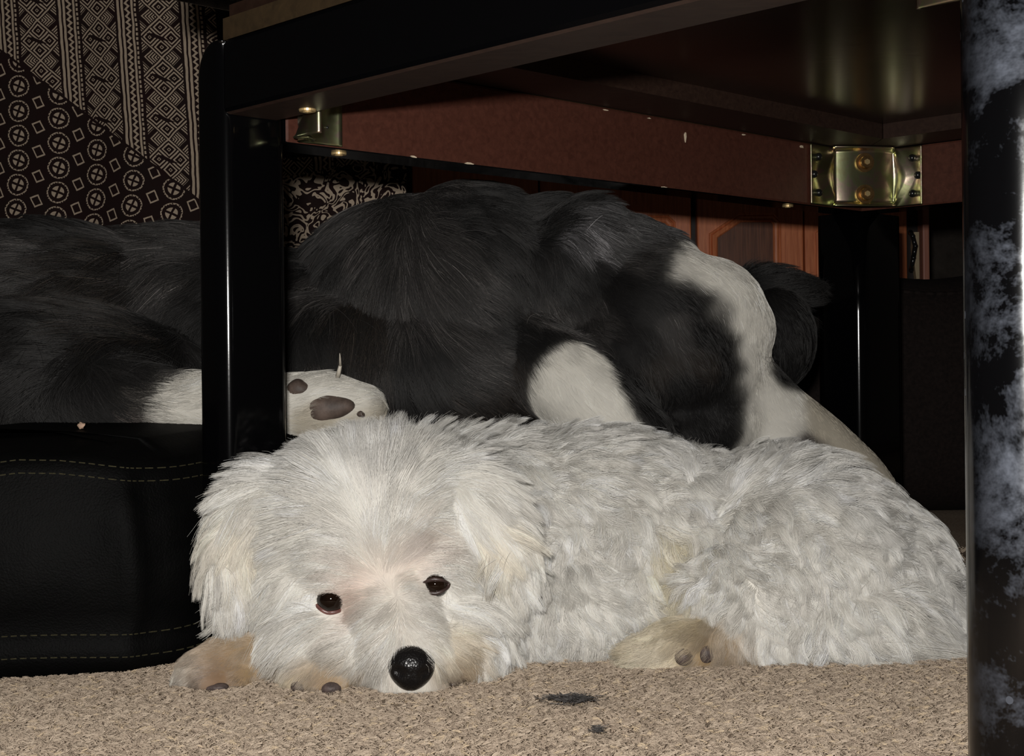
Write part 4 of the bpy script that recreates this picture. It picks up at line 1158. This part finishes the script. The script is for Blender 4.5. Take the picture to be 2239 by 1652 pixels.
    mesh_obj('fur_wisp', bm, simple('white_fur_wisp', (0.55, 0.50, 0.42), 0.4), root, True)
    fur('fur', body, g, 190000, M_BFUR, root, seed=11, seg=8, radius=0.00010, per_clump=34, clump=0.65, sway=0.20, macro=0.22, turns=0.5, holes=holes, away=0.25, gravity=0.1, var=0.75, hang_max=0.3)
black_dog()

# ------------------------------------------------------------------ carpet pile, lint, crumb
def pile():
    rng = np.random.default_rng(5)
    n1, n2 = 340000, 110000
    n = n1+n2
    D = np.concatenate([0.46 + 0.44*rng.random(n1)**1.15, rng.uniform(0.15, 1.15, n2)])
    x = np.concatenate([(rng.random(n1)-0.5)*2*(0.16+0.36*D[:n1]), rng.uniform(-0.95, 0.95, n2)])
    fat = np.concatenate([np.ones(n1), np.full(n2, 1.9)])
    q = np.stack([x, D, np.zeros(n)], 1)
    # yarn tufts
    cell = 0.0024
    cx, cy = np.round(q[:, 0]/cell), np.round(q[:, 1]/cell)
    hsh = np.sin(cx*12.9898+cy*78.233)*43758.5453; h1 = hsh-np.floor(hsh)
    h2 = np.sin(cx*39.346+cy*11.135)*24634.6345; h2 = h2-np.floor(h2)
    c = np.stack([cx*cell+(h1-.5)*cell*.7, cy*cell+(h2-.5)*cell*.7, np.zeros(n)], 1)
    k = 5; t = np.linspace(0, 1, k)
    ang = h1*2*PI + rng.normal(0, .6, n); tilt = 0.35+0.7*h2
    L = 0.0033*(0.7+0.6*h2)
    dirv = np.stack([np.cos(ang)*tilt, np.sin(ang)*tilt, np.ones(n)], 1); dirv = unit(dirv)
    base = c + (q-c)*0.55 + np.stack([rng.normal(0, .0003, n), rng.normal(0, .0003, n), np.zeros(n)], 1)
    bend = np.stack([np.cos(ang+1), np.sin(ang+1), -0.9*np.ones(n)], 1)
    pts = base[:, None, :] + dirv[:, None, :]*(L[:, None]*t[None])[..., None] + bend[:, None, :]*(L[:, None]*0.35*t[None]**2)[..., None]
    pts[..., 2] += 0.0001
    big = 0.5+0.5*np.sin(q[:, 0]*37+3*np.sin(q[:, 1]*23))*np.sin(q[:, 1]*41+2*np.sin(q[:, 0]*19))
    f = np.clip(0.26+0.36*h1+0.25*rng.random(n)+0.12*big, 0, 1)[:, None]
    tint = np.array([.23, .165, .12])*(1-f) + np.array([.66, .54, .415])*f
    gold = (h2 > 0.95)[:, None]
    tint = np.where(gold, np.array([.66, .52, .36]), tint)
    # pile tinted darker around the two hair tufts
    for (px, py, rx, ry) in ((1255, 1545, .017, .008), (1310, 1615, .006, .006)):
        s = G(px, py); d = ((q[:, 0]-s.x)/rx)**2 + ((q[:, 1]-s.y)/ry)**2
        tint = tint*(1-0.4*np.exp(-d))[:, None]
    o = make_strands('carpet_pile', pts, 0.00017*fat*(0.8+0.5*h1), tint, M_PILE, floor, 0.7)
    tag(o, kind='stuff')
pile()
def lint(px, py, rx, ry, n, label, seed):
    rng = np.random.default_rng(seed); c = np.array(tuple(G(px, py)))
    q = c + np.stack([rng.normal(0, rx*.45, n), rng.normal(0, ry*.45, n), 0.003+rng.random(n)*0.0028], 1)
    t = np.linspace(-.5, .5, 6); ang = rng.normal(0.1, .7, n)
    d = np.stack([np.cos(ang), np.sin(ang), rng.normal(0, .15, n)], 1)
    s = np.stack([-np.sin(ang), np.cos(ang), rng.normal(0, .3, n)], 1)
    L = rng.uniform(.3, 1.0, n)*rx*0.9
    pts = q[:, None, :] + d[:, None, :]*(L[:, None]*t[None])[..., None] + s[:, None, :]*((t**2)[None]*rng.normal(0, .5, n)[:, None]*L[:, None])[..., None]
    pts[..., 2] = np.maximum(pts[..., 2], 0.0015)
    tint = np.array([.055, .050, .048])*rng.uniform(.6, 1.5, (n, 1))
    o = make_strands('hair_tuft', pts, np.full(n, .00016), tint, M_BFUR, None, 0.5)
    tag(o, label, 'tuft')
lint(1255, 1545, .014, .005, 130, 'flat dark grey tuft of shed hair on the carpet in front of the dog', 1)
lint(1308, 1614, .004, .003, 45, 'tiny dark fleck of fluff on the carpet, closer than the larger tuft', 2)
def crumb():
    bm = bmesh.new(); p = P(178, 930, 0.80)
    bmesh.ops.create_icosphere(bm, subdivisions=2, radius=0.0019, matrix=Matrix.Translation(p))
    rr = random.Random(3)
    for v in bm.verts: v.co = p + (v.co-p)*rr.uniform(0.7, 1.35)
    tag(mesh_obj('crumb', bm, simple('pinkish_crumb', (0.62, 0.42, 0.30), 0.8)), 'small pinkish crumb on the dark fur above the cushion', 'crumb')
crumb()
